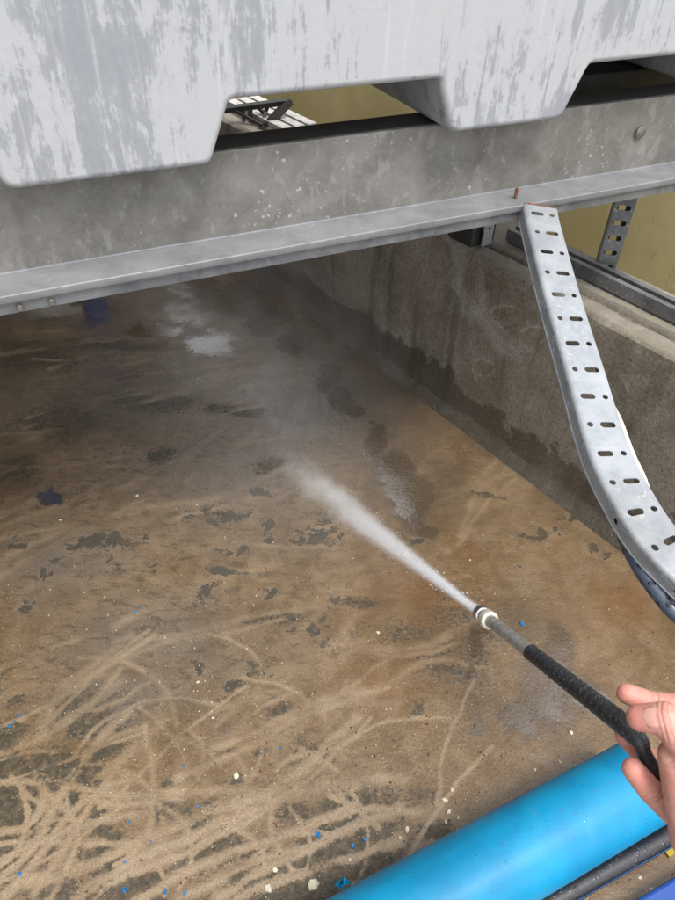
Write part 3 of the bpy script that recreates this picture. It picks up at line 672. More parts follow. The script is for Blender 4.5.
# ================================================================== tanks on steel beams
ZF, ZT = 0.823, 0.953     # flange upper face, beam top
def z_beam(nm, b0, s0, s1, label, bolts):
    t = thing(nm, BEAM.p(s0, b0, ZF - 0.016), label=label, cat='beam')
    th = 0.008
    prism('web', BEAM, [(b0 + 0.068, ZF + 0.001), (b0 + 0.068, ZT - 0.003), (b0 + 0.070, ZT - 0.001), (b0 + 0.076, ZT - 0.001), (b0 + 0.076, ZF + 0.001)], s0, s1, M['web'], t)
    arc = [(b0 + 0.068 - 0.0025 + 0.0025 * math.sin(a_), ZF + 0.0025 - 0.0025 * math.cos(a_)) for a_ in [math.pi / 2 * q_ / 8 for q_ in range(9)]]
    arc = [(min(p_, b0 + 0.0676), q_) for p_, q_ in arc]
    bf_ = prism('bottom_flange', BEAM, [(b0, ZF - 0.010), (b0, ZF - 0.0012), (b0 + 0.0012, ZF - 0.0001)] + arc + [(b0 + 0.0776, ZF + 0.0005), (b0 + 0.0776, ZF - 0.012), (b0 + 0.004, ZF - 0.013), (b0 + 0.001, ZF - 0.012)], s0, s1, M['flange'], t)
    bf_.data.shade_smooth(); bf_.modifiers.new('es', 'EDGE_SPLIT').split_angle = math.radians(40)
    prism('top_flange', BEAM, [(b0 + 0.0765, ZT - 0.009), (b0 + 0.0765, ZT), (b0 + 0.135, ZT), (b0 + 0.135, ZT - 0.009)], s0, s1, M['dark_steel'], t)
    prism('lower_angle', BEAM, [(b0 + 0.006, ZF - 0.030), (b0 + 0.006, ZF - 0.0135), (b0 + 0.07, ZF - 0.0135), (b0 + 0.07, ZF - 0.022), (b0 + 0.012, ZF - 0.022), (b0 + 0.012, ZF - 0.030)], s0, s1, M['strut'], t)
    for (s, z, r, d, front) in bolts:
        c0 = BEAM.p(s, b0 + (0.006 if front else 0.068), z)
        tube('bolt', [c0, c0 - BEAM.v * d * 0.8, c0 - BEAM.v * d], [r, r, r * 0.8], M['bolt'], t, seg=6 if r < 0.008 else 20)
    return t
front_beam = z_beam('steel_beam', 0.0, -1.3, 1.45, 'long galvanised steel beam with bright lower flange under the grey tank', [(0.02, 0.801, 0.005, 0.006, True), (0.062, 0.801, 0.005, 0.006, True), (1.160, 0.894, 0.0115, 0.007, False)])
# drain stub with a rusty lip on the flange
c0 = BEAM.p(0.865, 0.03, ZF + 0.002)
tube('flange_stud', [c0, c0 + Vector((0, 0, 0.016))], 0.0032, M['rust'], front_beam, seg=8)
box('steel_rail', BEAM, -1.3, 1.25, 0.60, 0.68, 0.905, 0.953, M['dark_steel'], bev=0.004, label='dark steel rail under the back of the streaked grey tank', cat='rail')

def fillet(pts, rads, n=5):
    r = []
    k = len(pts)
    for i in range(k):
        p, a, b_ = Vector(pts[i]), Vector(pts[i - 1]), Vector(pts[(i + 1) % k]); R = rads[i]
        if R <= 0: r.append(tuple(p)); continue
        u, v = (a - p).normalized(), (b_ - p).normalized(); d = R / math.tan(u.angle(v) / 2)
        p0, p1 = p + u * d, p + v * d
        for j in range(n + 1):
            t = j / n; q = p0.lerp(p, t).lerp(p.lerp(p1, t), t); r.append((q.x, q.y))
    return r

def tank(s0, t0, depth, label, group=None):
    w1, pk, w2, ph, hgt = 0.270, 0.388, 0.215, 0.080, 1.05
    zb = 0.955; tp = 0.033
    x = [s0]
    pr = [(s0, zb), (s0 + w1, zb), (s0 + w1 + tp, zb + ph), (s0 + w1 + pk - tp, zb + ph), (s0 + w1 + pk, zb), (s0 + w1 + pk + w2, zb),
          (s0 + w1 + pk + w2 + tp, zb + ph), (s0 + w1 + 2 * pk + w2 - tp, zb + ph), (s0 + w1 + 2 * pk + w2, zb), (s0 + 2 * w1 + 2 * pk + w2, zb),
          (s0 + 2 * w1 + 2 * pk + w2 + 0.02, zb + hgt), (s0 - 0.02, zb + hgt)]
    pr = fillet(pr, [0.022, 0.016, 0.012, 0.012, 0.020, 0.020, 0.012, 0.012, 0.016, 0.022, 0.04, 0.04])
    k = len(pr)
    V = [BEAM.p(s, t0 - 0.012 * (z - zb), z) for s, z in pr] + [BEAM.p(s, t0 + depth, z) for s, z in pr]
    Fc = [tuple(range(k)), tuple(range(2 * k - 1, k - 1, -1))] + [(i, (i + 1) % k, k + (i + 1) % k, k + i) for i in range(k)]
    root = thing('storage_tank', BEAM.p(s0 + 0.7, t0 + depth / 2, zb), label=label, cat='tank', group=group)
    body = mesh_obj('tank_body', V, Fc, M['tank']); under(body, root)
    bevel(body, 0.013, 4, 40)
    body.data.shade_smooth()
    wn = body.modifiers.new('wn', 'WEIGHTED_NORMAL'); wn.keep_sharp = True
    lp = BEAM.p(s0 + 0.76, t0 + depth / 2, zb + hgt)
    tube('lid', [lp - Vector((0, 0, .01)), lp + Vector((0, 0, .045)), lp + Vector((0, 0, .06))], [0.2, 0.2, 0.185], M['dark_steel'], root, seg=32)
    return root
tank(0.042, 0.012, 0.72, 'large pale grey plastic tank with lime streaks and two fork pockets', None)
tank(-1.56, 0.012, 0.72, 'unseen neighbouring grey plastic tank added for shade beyond the left edge of the beam', None)  # outside the view, kept for its shade and reflection
tank(-0.90, 1.10, 0.95, 'grey plastic tank standing behind the streaked one', None)
z_beam('steel_beam', 1.12, -1.3, 0.62, 'steel beam under the tank behind', [])
z_beam('steel_beam', 1.85, -1.3, 0.62, 'last steel beam under the back tank', [])
tank(-2.45, 1.10, 0.95, 'unseen grey plastic tank added behind the neighbouring one on the left to block light', None)  # unseen, extends the row to deepen the shade underneath
tank(-0.90, 2.25, 0.95, 'furthest grey plastic tank in the back row', None)
z_beam('steel_beam', 2.30, -1.3, 0.62, 'front steel beam of the furthest tank', [])

box('shade_infill', BEAM, 0.90, 1.42, 0.24, 0.34, 0.80, 0.953, M['dark_steel'], bev=0.004, label='added dark bearer under the right hand fork pocket', cat='infill')  # dark block put in place of the pocket's inner shade
# ---- post and bracket standing on the bund wall
box('support_post', WALL, 0.955, 1.045, 0.012, 0.095, 0.515, 0.829, M['dark_steel'], bev=0.004, label='short dark steel post on top of the concrete wall under the beam', cat='post')
br = thing('angle_bracket', WALL.p(1.06, 0.06, 0.523), label='small galvanised angle bracket with one hole beside the dark post', cat='bracket')
sheet_obj('upright_leg', [(0.523, 0.60, [(0.0, 0.034, (0.018, 0.567, 0, 0.0045))]), (0.60, 0.69, [(0.0, 0.034, (0.018, 0.645, 0, 0.0045))])], lambda u_, v_: WALL.p(1.062, 0.030 + u_, v_), 0.004, M['tray'], br)
sheet_obj('side_leg', [(0.523, 0.69, [(0.0, 0.04, None)])], lambda u_, v_: WALL.p(1.060 - u_, 0.066, v_), 0.004, M['strut'], br)

# ---- slotted strut channels
def strut(nm, org, axis, width_dir, open_dir, length, label, cell=0.05, mat=None):
    """U channel: slotted back plate plus two side flanges with returned lips"""
    mat = mat or M['strut']
    org, ax, wd, od = Vector(org), Vector(axis).normalized(), Vector(width_dir).normalized(), Vector(open_dir).normalized()
    t = thing(nm, org, label=label, cat='strut')
    W, Dp = 0.041, 0.028
    rows = []; k = int(length / cell)
    for i in range(k): rows.append((i * cell, (i + 1) * cell, [(-W / 2, W / 2, (0, (i + 0.5) * cell, 0.009, 0.0062))]))
    sheet_obj('slotted_back', rows, lambda u_, v_: org + wd * u_ + ax * v_, 0.0025, mat, t)
    for s in (-1, 1):
        V = [org + wd * s * x_ + od * y_ + ax * v_ for v_ in (0, k * cell) for (x_, y_) in ((W / 2, 0.0013), (W / 2, Dp), (W / 2 - 0.010, Dp), (W / 2 - 0.010, Dp - 0.007), (W / 2 - 0.0125, Dp - 0.007), (W / 2 - 0.0125, Dp + 0.0025), (W / 2 + 0.0025, Dp + 0.0025), (W / 2 + 0.0025, 0.0013))]
        Fc = [(i, (i + 1) % 8, 8 + (i + 1) % 8, 8 + i) for i in range(8)] + [tuple(range(8)), tuple(range(15, 7, -1))]
        under(mesh_obj('side_flange', V, Fc, mat), t)
    return t
strut('strut_channel', WALL.p(1.075, 0.128, 0.526), WALL.u, -WALL.v, (0, 0, 1), 1.5, 'dark galvanised channel lying along the top of the concrete wall', mat=M['strut'])
strut('strut_channel', WALL.p(1.335, 0.172, 0.5245), (0, 0, 1), (0.97, -0.22, 0), (0.22, 0.97, 0), 0.42, 'upright slotted steel channel in front of the ochre wall', cell=0.036)

# ---- trestle glimpsed through the fork pocket
tr = thing('steel_trestle', (-0.3061, 2.5931, 0.5276), label='dark steel trestle with diagonal braces seen through the fork pocket', cat='trestle')
for p, q, w in (((-0.5274, 2.6142, 0.5513), (-0.2023, 2.6497, 0.5912), 0.018), ((-0.3508, 2.6346, 0.5742), None, 0.016), ((-0.3771, 2.6424, 0.568), None, 0.011), ((-0.2094, 2.6495, 0.591), (-0.2919, 2.5934, 0.5279), 0.024), ((-0.2895, 2.6623, 0.5752), (-0.3086, 2.6142, 0.5213), 0.013), ((-0.335, 2.6805, 0.5656), (-0.2678, 2.6363, 0.516), 0.011), ((-0.5098, 2.6169, 0.5544), None, 0.02), ((-0.4143, 2.6261, 0.5647), (-0.3065, 2.6001, 0.5355), 0.009)):
    p = Vector(p); q = Vector(q) if q else Vector((p.x, p.y, 0.521)); q.z = 0.521 if q.z < 0.56 else q.z
    ax = (q - p); u_ = ax.cross(Vector((0, 1, 0.3))).normalized(); v_ = ax.cross(u_).normalized()
    V = [b_ + (u_ * i + v_ * j) * w / 2 for b_ in (p, q) for i, j in ((-1, -1), (1, -1), (1, 1), (-1, 1))]
    under(mesh_obj('brace', V, [(0, 1, 2, 3), (7, 6, 5, 4), (0, 1, 5, 4), (1, 2, 6, 5), (2, 3, 7, 6), (3, 0, 4, 7)], M['dark_steel']), tr)
pal = thing('slatted_pallet', (-0.3761, 2.5275, 0.525), label='weathered pale slats lying behind the dark trestle', cat='pallet')
P0 = Vector((-0.6309, 4.2397, 0)); a_mid = (Vector((-0.3737, 2.5112, 0.53)) - WALL.o).dot(WALL.u)
for i in range(3): box('slat', WALL, a_mid - 0.30, a_mid + 0.10, 0.085 + 0.05 * i, 0.122 + 0.05 * i, 0.5245, 0.540, M['slat'], pal)
# ---- blue downpipe further back, mirrored in the wet floor
bp0 = Vector((-0.9406, 2.3104, 0))
bd = thing('downpipe', bp0, label='blue pipe standing on the wet floor beneath the beam', cat='pipe')
tube('pipe', [bp0 + Vector((0, 0, -0.012)), bp0 + Vector((0, 0, 0.80))], 0.048, M['navy'], bd, seg=24)
tube('pipe_collar', [bp0 + Vector((0, 0, 0.30)), bp0 + Vector((0, 0, 0.36))], 0.056, M['navy'], bd, seg=24)

# ================================================================== cable tray
TP = [(0.344, 1.2007, 0.8213), (0.343, 1.1578, 0.8107), (0.3493, 0.9988, 0.7675), (0.3632, 0.8483, 0.7188), (0.373, 0.7138, 0.6806), (0.3862, 0.6241, 0.6701), (0.403, 0.5755, 0.6607), (0.4284, 0.5355, 0.6533), (0.4785, 0.4805, 0.6367), (0.541, 0.416, 0.6094)]
path = catmull(TP, 16)
cum = [0.0]
for p, q in zip(path[:-1], path[1:]): cum.append(cum[-1] + (q - p).length)
TL = cum[-1]
def tray_frame(v):
    v = max(0.0, min(TL, v))
    i = min(len(cum) - 2, max(j for j in range(len(cum)) if cum[j] <= v + 1e-9))
    f = (v - cum[i]) / (cum[i + 1] - cum[i]); p = path[i].lerp(path[i + 1], f)
    ta = (path[min(i + 2, len(path) - 1)] - path[max(i - 1, 0)]).normalized()
    k = v / TL
    wd = (BEAM.u * (1 - 0.25 * k) + Vector((0.2, -0.2, 0.0)) * k); wd = (wd - ta * wd.dot(ta)).normalized()
    nr = ta.cross(wd).normalized()
    if nr.z < 0: nr = -nr
    return p, wd, nr
TW, SD, CB = 0.062, 0.017, 0.006
def tray_pt(u, v):
    """u runs across the unfolded sheet: side, bend, face, bend, side"""
    p, wd, nr = tray_frame(v); h = TW / 2
    s = 1 if u >= 0 else -1; a = abs(u)
    if a <= h - CB: return p + wd * u
    if a <= h: 
        t = (a - (h - CB)) / CB * math.pi / 2
        return p + wd * s * (h - CB + CB * math.sin(t)) - nr * CB * (1 - math.cos(t))
    return p + wd * s * h - nr * (CB + a - h)
ct = thing('cable_tray', path[0], label='bent perforated galvanised cable tray hanging from the beam at right', cat='cable tray')
rows = []; pitch_ = 0.0490; k = int(TL / pitch_); fl_ = TW / 2 - CB
for i in range(k):
    v0, v1 = i * pitch_, (i + 1) * pitch_; vc = (v0 + v1) / 2
    if i % 2 == 0: hl, hr = (-0.009, vc, 0.0065, 0.0048), (0.0172, vc, 0, 0.0044)
    else: hl, hr = (-0.0172, vc, 0, 0.0044), (0.009, vc, 0.0065, 0.0048)
    split = 0.0075 if i % 2 == 0 else -0.0075
    rows.append((v0, v1, [(-fl_, split, hl), (split, fl_, hr)]))
sheet_obj('perforated_face', rows, tray_pt, 0.0016, M['tray'], ct)
for s in (-1, 1):
    rows = []
    for i in range(k):
        v0, v1 = i * pitch_, (i + 1) * pitch_; vc = (v0 + v1) / 2
        us = [fl_ + (CB) * j / 4 for j in range(5)]
        cells = [(s * us[j], s * us[j + 1], None) for j in range(4)]
        cells.append((s * TW / 2, s * (TW / 2 + SD), None) if i % 2 or i < 4 else (min(s * TW / 2, s * (TW / 2 + SD)), max(s * TW / 2, s * (TW / 2 + SD)), (s * (TW / 2 + SD * 0.5), vc, 0.0002, 0.0046)))
        rows.append((v0, v1, cells))
    o = sheet_obj('side_flange', rows, tray_pt, 0.0016, M['tray'], ct)
    # returned lip, paler where rubbed
    V, Fc = [], []
    nn = 80
    for i in range(nn + 1):
        v = TL * i / nn; p, wd, nr = tray_frame(v)
        base = p + wd * s * TW / 2 - nr * (CB + SD)
        k_ = min(1.0, max(0.0, (i / nn - 0.40) / 0.14)) * min(1.0, max(0.0, (0.72 - i / nn) / 0.10)); k_ = k_ * k_ * (3 - 2 * k_)
        lw = (0.003 + 0.0050 * k_) if s > 0 else 0.0025
        base = base + nr * (0.016 * k_ if s > 0 else 0)
        V += [base, base + wd * s * lw, base + wd * s * lw - nr * 0.0016, base - nr * 0.0016]
    for i in range(nn):
        for j in range(4): Fc.append((i * 4 + j, i * 4 + (j + 1) % 4, i * 4 + 4 + (j + 1) % 4, i * 4 + 4 + j))
    under(mesh_obj('lip', V, Fc, M['cream'] if s > 0 else M['tray']), ct)
# rusty cut end
V, Fc = [], []
for i in range(25):
    u = -TW / 2 + TW * i / 24
    p = tray_pt(u * 1.0, 0.0); _, wd, nr = tray_frame(0); ta = (path[1] - path[0]).normalized()
    jit = 0.0012 * math.sin(i * 2.3)
    V += [p + nr * 0.0012 - ta * (0.002 + jit), p + nr * 0.0012 + ta * (0.0022 + jit), p - nr * 0.004 + ta * 0.001, p - nr * 0.004 - ta * 0.003]
for i in range(24):
    for j in range(4): Fc.append((i * 4 + j, i * 4 + (j + 1) % 4, i * 4 + 4 + (j + 1) % 4, i * 4 + 4 + j))
under(mesh_obj('rusty_end', V, Fc, M['rust']), ct)
# cable slung below the tray
cp = []
for v in np.linspace(TL * 0.68, TL, 12):
    p, wd, nr = tray_frame(float(v)); cp.append(p - nr * (0.036) - wd * (0.008 + 0.030 * min(1.0, max(0.0, (v / TL - 0.68) / 0.14))))
tube('cable', catmull(cp, 4), 0.0098, M['cable'], seg=16, label='wet dark speckled cable slung under the lower end of the tray', cat='cable')

# ================================================================== pipes along the near edge
pa, pb = Vector((-0.097, 0.2025, 0.072)), Vector((0.5578, 0.5308, 0.072))
bpip = thing('blue_pipe', Vector((pa.x, pa.y, 0)), label='thick bright blue plastic pipe lying across the lower right corner', cat='pipe')
ax = (pb - pa).normalized(); side = ax.cross(Vector((0, 0, 1))).normalized(); upv = side.cross(ax)
V, Fc = [], []; SEG = 64
ringsP = [(0, 0.070), ((pb - pa).length, 0.070), ((pb - pa).length + 0.0015, 0.0685), ((pb - pa).length, 0.064), (0, 0.064)]
for d, r_ in ringsP:
    for k_ in range(SEG):
        a = 2 * math.pi * k_ / SEG; V.append(pa + ax * d + (side * math.cos(a) + upv * math.sin(a)) * r_)
for i in range(4):
    for k_ in range(SEG): Fc.append((i * SEG + k_, i * SEG + (k_ + 1) % SEG, (i + 1) * SEG + (k_ + 1) % SEG, (i + 1) * SEG + k_))
under(mesh_obj('pipe_wall', V, Fc, M['blue_pipe'], smooth=True), bpip).modifiers.new('es', 'EDGE_SPLIT')
# torn wrap at the near end of the pipe
tb = Vector((0.0429, 0.3541, 0.05))
V, Fc = [], []
for i in range(7):
    c_ = tb + Vector((random.uniform(-0.018, 0.018), random.uniform(-0.012, 0.012), random.uniform(-0.02, 0.012)))
    b0 = len(V)
    for k_ in range(6):
        d_ = Vector((random.uniform(-1, 1), random.uniform(-1, 1), random.uniform(-1, 1))).normalized() * random.uniform(0.006, 0.013); V.append(c_ + d_)
    Fc += [(b0, b0 + 1, b0 + 2), (b0, b0 + 2, b0 + 3), (b0 + 3, b0 + 4, b0 + 5), (b0 + 1, b0 + 4, b0 + 5), (b0 + 2, b0 + 3, b0 + 4)]
under(mesh_obj('torn_wrap', V, Fc, M['blue_pipe']), bpip)

# black pipe with thin blue stripes beside it
ha, hb = Vector((0.1502, 0.253, 0.022)), Vector((0.7943, 0.5557, 0.022))
hp = thing('water_hose', Vector((ha.x, ha.y, 0)), label='thin black water pipe with blue stripes lying beside the blue pipe', cat='pipe')
hax = (hb - ha).normalized(); hs_ = hax.cross(Vector((0, 0, 1))).normalized(); hu = hs_.cross(hax)
tube('hose_wall', [ha, ha.lerp(hb, 0.5), hb], 0.0185, M['hose'], hp, seg=32)
for an in (20, 130):
    a = math.radians(an)
    V = [b_ + (hs_ * math.cos(a + da) + hu * math.sin(a + da)) * 0.0189 for b_ in (ha, hb) for da in (-0.045, 0, 0.045)]
    under(mesh_obj('stripe', V, [(0, 1, 4, 3), (1, 2, 5, 4)], M['stripe']), hp)
# royal blue board and yellow scrap in the corner
bf = Frame(Vector((0.4791, 0.3472, 0.03)), Vector((0.61, 0.4083, 0.03)) - Vector((0.4791, 0.3472, 0.03)), (1, 0, 0))
d_ = bf.u; bf.v = Vector((d_.y, -d_.x, 0)); bf.o.z = 0
box('plastic_board', bf, -0.06, 0.30, 0.0, 0.22, 0.004, 0.036, M['royal'], bev=0.006, label='royal blue plastic board at the bottom right corner', cat='board')
yf = Frame(Vector((0.6001, 0.442, 0)), (0.8, 0.5, 0), (-0.5, 0.8, 0)); yf.o.z = 0
box('plastic_scrap', yf, -0.012, 0.02, -0.005, 0.005, 0.003, 0.007, M['yellow'], bev=0.001, label='small yellow plastic scrap between the black pipe and the board', cat='scrap')

# ================================================================== debris on the floor
def chip(nm, x, y, r, mat, label, cat, group):
    k_ = random.randint(5, 7); ang = sorted(random.uniform(0, 2 * math.pi) for _ in range(k_))
    ang = [2 * math.pi * i / k_ + random.uniform(-0.3, 0.3) for i in range(k_)]
    el = random.uniform(0.55, 1.0); ro = random.uniform(0, math.pi)
    P = []
    for a in ang:
        rr = r * random.uniform(0.75, 1.2); u_, v_ = rr * math.cos(a), rr * el * math.sin(a)
        P.append((u_ * math.cos(ro) - v_ * math.sin(ro), u_ * math.sin(ro) + v_ * math.cos(ro)))
    h = random.uniform(0.25, 0.5) * r
    V = [(p[0], p[1], 0) for p in P] + [(p[0] * 0.8, p[1] * 0.8, h + random.uniform(-0.1, 0.1) * r) for p in P]
    Fc = [tuple(range(k_))[::-1], tuple(range(k_, 2 * k_))] + [(i, (i + 1) % k_, k_ + (i + 1) % k_, k_ + i) for i in range(k_)]
    o = mesh_obj(nm, V, Fc, mat, label=label, cat=cat, group=group); o.location = (x, y, 0.0002); o.rotation_euler = (random.uniform(-0.2, 0.2), random.uniform(-0.2, 0.2), 0)
    return o
CREAM = [((0.2156, 0.5162), 4.2), ((0.2208, 0.4958), 3.5), ((0.2138, 0.4788), 3), ((0.1439, 0.4635), 4), ((-0.1673, 0.5465), 4), ((-0.227, 0.6565), 2.5), ((-0.2695, 0.7321), 2.5), ((0.1017, 0.8625), 3), ((-0.5189, 1.253), 3), ((0.2301, 0.5342), 2.5), ((0.2359, 0.4861), 2.5), ((0.3901, 0.5756), 2), ((0.4407, 0.5923), 2),
         ((0.4749, 0.65), 3), ((0.131, 0.4501), 2), ((-0.0817, 0.3941), 3), ((0.0442, 0.413), 2.2), ((-0.3579, 1.228), 2), ((-0.6902, 1.1609), 2.5), ((0.3289, 1.0757), 2), ((0.5484, 0.3829), 3), ((0.5336, 0.4002), 2.4)]
for (p, r) in CREAM: chip('cream_flake', p[0], p[1], r * 0.00165, M['flake'], 'small cream coating flake lying on the wet brown floor', 'flake', 'cream flakes scattered on the floor')
chip('cream_flake', *(-0.0168, 0.3738), 0.011, M['flake'], 'largest cream flake beside the near end of the blue pipe', 'flake', 'cream flakes scattered on the floor')
chip('cream_flake', *(-0.0908, 0.3673), 0.0085, M['flake'], 'pale crooked flake left of the largest cream flake', 'flake', 'cream flakes scattered on the floor')
BLUE = [((-0.3262, 0.3576), 3.6), ((-0.2587, 0.3567), 3.2), ((-0.0118, 0.4506), 3.6), ((-0.5035, 0.3757), 3), ((-0.2661, 0.5616), 2.2), ((-0.0907, 0.6014), 2.6), ((-0.6029, 0.6476), 3), ((-0.6166, 0.6268), 3), ((-0.61, 0.6351), 2.4), ((-0.4358, 0.896), 2.8), ((-0.4295, 0.9069), 2.2), ((-0.3451, 0.4599), 2.4), ((0.07, 0.4451), 2.8), ((0.0492, 0.4349), 3.2), ((0.4231, 0.898), 4), ((-0.228, 0.4919), 2.2),
        ((-0.5499, 0.7911), 2), ((-0.3349, 0.3987), 2.4), ((-0.2258, 0.3562), 3), ((-0.4917, 0.4635), 2.2)]
for (p, r) in BLUE: chip('blue_flake', p[0], p[1], r * 0.0016, M['bflake'], 'tiny blue plastic chip lying on the stained floor', 'chip', 'blue chips scattered on the floor')
def grit(nm, n_, mat, rmin, rmax, label, fn):
    V, Fc = [], []
    for i in range(n_):
        x, y = fn(); r = random.uniform(rmin, rmax); b0 = len(V); a0 = random.uniform(0, 6.28)
        for k_ in range(4): a = a0 + k_ * 1.57 + random.uniform(-0.4, 0.4); V.append((x + r * math.cos(a) * random.uniform(0.6, 1.1), y + r * math.sin(a), 0.0))
        V.append((x, y, r * 0.8 + 0.002)); Fc += [(b0, b0 + 1, b0 + 4), (b0 + 1, b0 + 2, b0 + 4), (b0 + 2, b0 + 3, b0 + 4), (b0 + 3, b0, b0 + 4)]
    mesh_obj(nm, V, Fc, mat, label=label, cat='grit', kind='stuff')
def near():
    y = 0.34 + abs(random.gauss(0, 0.38)); return random.uniform(-0.75, 0.72), y
grit('pale_grit', 700, M['flake'], 0.0007, 0.0022, 'fine pale grit washed over the near floor', near)
grit('dark_grit', 420, M['red'], 0.0008, 0.0024, 'fine dark red grit washed over the near floor', near)
grit('blue_grit', 60, M['bflake'], 0.0007, 0.0018, 'fine blue plastic specks on the near floor', near)

# ================================================================== pressure washer lance
LP = [(0.1606, 0.4402, 0.6786), (0.1657, 0.4279, 0.6858), (0.1909, 0.3576, 0.7318), (0.2214, 0.2489, 0.8127)]
L0, L1, L2, L3 = [Vector(p) for p in LP]
# keep the lance dead straight from sleeve end to nozzle
ldir = (L0 - L3).normalized()
def lp(p): return L3 + ldir * (p - L3).dot(ldir)
L1, L2 = lp(L1), lp(L2)
la = thing('pressure_washer_lance', L3, label='black and steel pressure washer lance held in the hand spraying water', cat='lance')
tube('steel_tube', [L2 - ldir * 0.01, L1], 0.0066, M['tube'], la, seg=24)
tube('collar', [L1 - ldir * 0.006, L1 - ldir * 0.005, L1 + ldir * 0.004, L1 + ldir * 0.0055], [0.0082, 0.0096, 0.0096, 0.0084], M['cream'], la, seg=32)
nz = tube('nozzle', [L1 + ldir * 0.005, L1 + ldir * 0.010, L1 + ldir * 0.011, L1 + ldir * 0.019, L1 + ldir * 0.022], [0.0072, 0.0072, 0.0085, 0.0085, 0.006], M['steel'], la, seg=24)
t2 = L1 + ldir * 0.021
tube('nozzle_tip', [t2, t2 + ldir * 0.006], [0.0042, 0.0034], M['dark_steel'], nz, seg=16)
NOZ = t2 + ldir * 0.006
sp_, sr_ = [], []
for i in range(61):
    t = i / 60; sp_.append(L2.lerp(L3, t)); sr_.append(0.0073 + 0.0008 * t + 0.00035 * math.sin(i * 1.9) + (0.0006 if i in (0,) else 0))
tail = catmull([L3, (0.2261, 0.2375, 0.8149), (0.2322, 0.2317, 0.8039), (0.2453, 0.224, 0.7877), (0.2746, 0.2112, 0.7554), (0.3434, 0.1732, 0.6977)], 6)[1:]
sp_ += tail; sr_ += [0.0080 - 0.0026 * min(1.0, q_ / 8) for q_ in range(len(tail))]
tube('grip_sleeve', sp_, sr_, M['rubber'], la, seg=24)

# ================================================================== water spray and mist
HIT = Vector((NOZ.x, NOZ.y, NOZ.z)) + ldir * (NOZ.z / -ldir.z)
SL = (HIT - NOZ).length
def vol_mat(name):
    mt = bpy.data.materials.new(name); mt.use_nodes = True; nt = mt.node_tree
    nt.nodes.remove(nt.nodes['Principled BSDF']); v = nt.nodes.new('ShaderNodeVolumePrincipled')
    nt.links.new(v.outputs[0], nt.nodes['Material Output'].inputs['Volume'])
    v.inputs['Color'].default_value = (0.97, 0.98, 1, 1); v.inputs['Anisotropy'].default_value = 0.25
    return mt, N(nt), v
mt, n, v = vol_mat('spray_water')
sx = n.node('ShaderNodeSeparateXYZ'); n.put(sx.inputs[0], n.coord('Object')); z_ = sx.outputs[2]
rr = n.math('SQRT', n.math('ADD', n.math('MULTIPLY', sx.outputs[0], sx.outputs[0]), n.math('MULTIPLY', sx.outputs[1], sx.outputs[1])))
wid = n.math('ADD', 0.0030, n.math('MULTIPLY', n.math('POWER', n.math('MAXIMUM', z_, 0.0), 1.35), 0.030))
q_ = n.math('DIVIDE', rr, wid)
fall = n.math('EXPONENT', n.math('MULTIPLY', n.math('MULTIPLY', q_, q_), -1.0))
st_ = n.noise(n.coord('Object', (1, 1, 0.10)), 70, 4, 0.6)
pf = n.noise(n.coord('Object', (1, 1, 0.5)), 22, 4, 0.6)
dens = n.math('MULTIPLY', fall, n.math('DIVIDE', 1.0, wid))
dens = n.math('MULTIPLY', dens, n.mixf(n.step(z_, 0.15, 0.75), n.mixf(st_, 0.5, 1.3), n.mixf(n.step(pf, 0.38, 0.66), 0.12, 1.9)))
dens = n.math('MULTIPLY', dens, n.mixf(n.step(z_, 0.10, SL * 0.80), 1.15, 0.05))
n.put(v.inputs['Density'], dens)
ws = thing('water_spray', NOZ, label='white jet of water fanning out from the lance nozzle', cat='water spray')
q = ldir.to_track_quat('Z', 'Y')
V, Fc = [], []; segc = 24; nr_ = 14
for i in range(nr_ + 1):
    zz = SL * 0.99 * i / nr_; r_ = 2.3 * (0.0030 + 0.030 * zz ** 1.35)
    for k_ in range(segc): a = 2 * math.pi * k_ / segc; V.append((r_ * math.cos(a), r_ * math.sin(a), zz))
for i in range(nr_):
    for k_ in range(segc): Fc.append((i * segc + k_, i * segc + (k_ + 1) % segc, (i + 1) * segc + (k_ + 1) % segc, (i + 1) * segc + k_))
Fc += [tuple(range(segc))[::-1], tuple(range(nr_ * segc, (nr_ + 1) * segc))]
jet = mesh_obj('jet', V, Fc, mt, ws); jet.rotation_euler = q.to_euler()
# flung droplets
water, wnt, wb = new_mat('water_droplet'); wb.inputs['Base Color'].default_value = (0.9, 0.92, 0.93, 1); wb.inputs['Roughness'].default_value = 0.12; wb.inputs['Transmission Weight'].default_value = 0.35; wb.inputs['IOR'].default_value = 1.33
wn_ = N(wnt); wn_.put(wb.inputs['Normal'], wn_.bump(wn_.noise(wn_.coord(), 300), 0.1, 0.001))
V, Fc = [], []
for i in range(3200):
    zz = SL * 0.97 * random.random() ** 0.8; w_ = 0.0030 + 0.030 * zz ** 1.35
    a = random.uniform(0, 2 * math.pi); r_ = w_ * abs(random.gauss(0, 1.15)); c_ = Vector((r_ * math.cos(a), r_ * math.sin(a), zz))
    d_ = Vector((c_.x, c_.y, zz * 1.0 + 0.02)).normalized(); ln = random.uniform(0.002, 0.010); s_ = random.uniform(0.00018, 0.0005)
    b0 = len(V); V += [c_ - d_ * ln / 2, c_ + Vector((s_, 0, 0)), c_ + Vector((-s_ / 2, s_ * .87, 0)), c_ + Vector((-s_ / 2, -s_ * .87, 0)), c_ + d_ * ln / 2]
    Fc += [(b0, b0 + 2, b0 + 1), (b0, b0 + 3, b0 + 2), (b0, b0 + 1, b0 + 3), (b0 + 4, b0 + 1, b0 + 2), (b0 + 4, b0 + 2, b0 + 3), (b0 + 4, b0 + 3, b0 + 1)]
dr = mesh_obj('droplets', V, Fc, water, ws, kind='stuff'); dr.rotation_euler = q.to_euler()
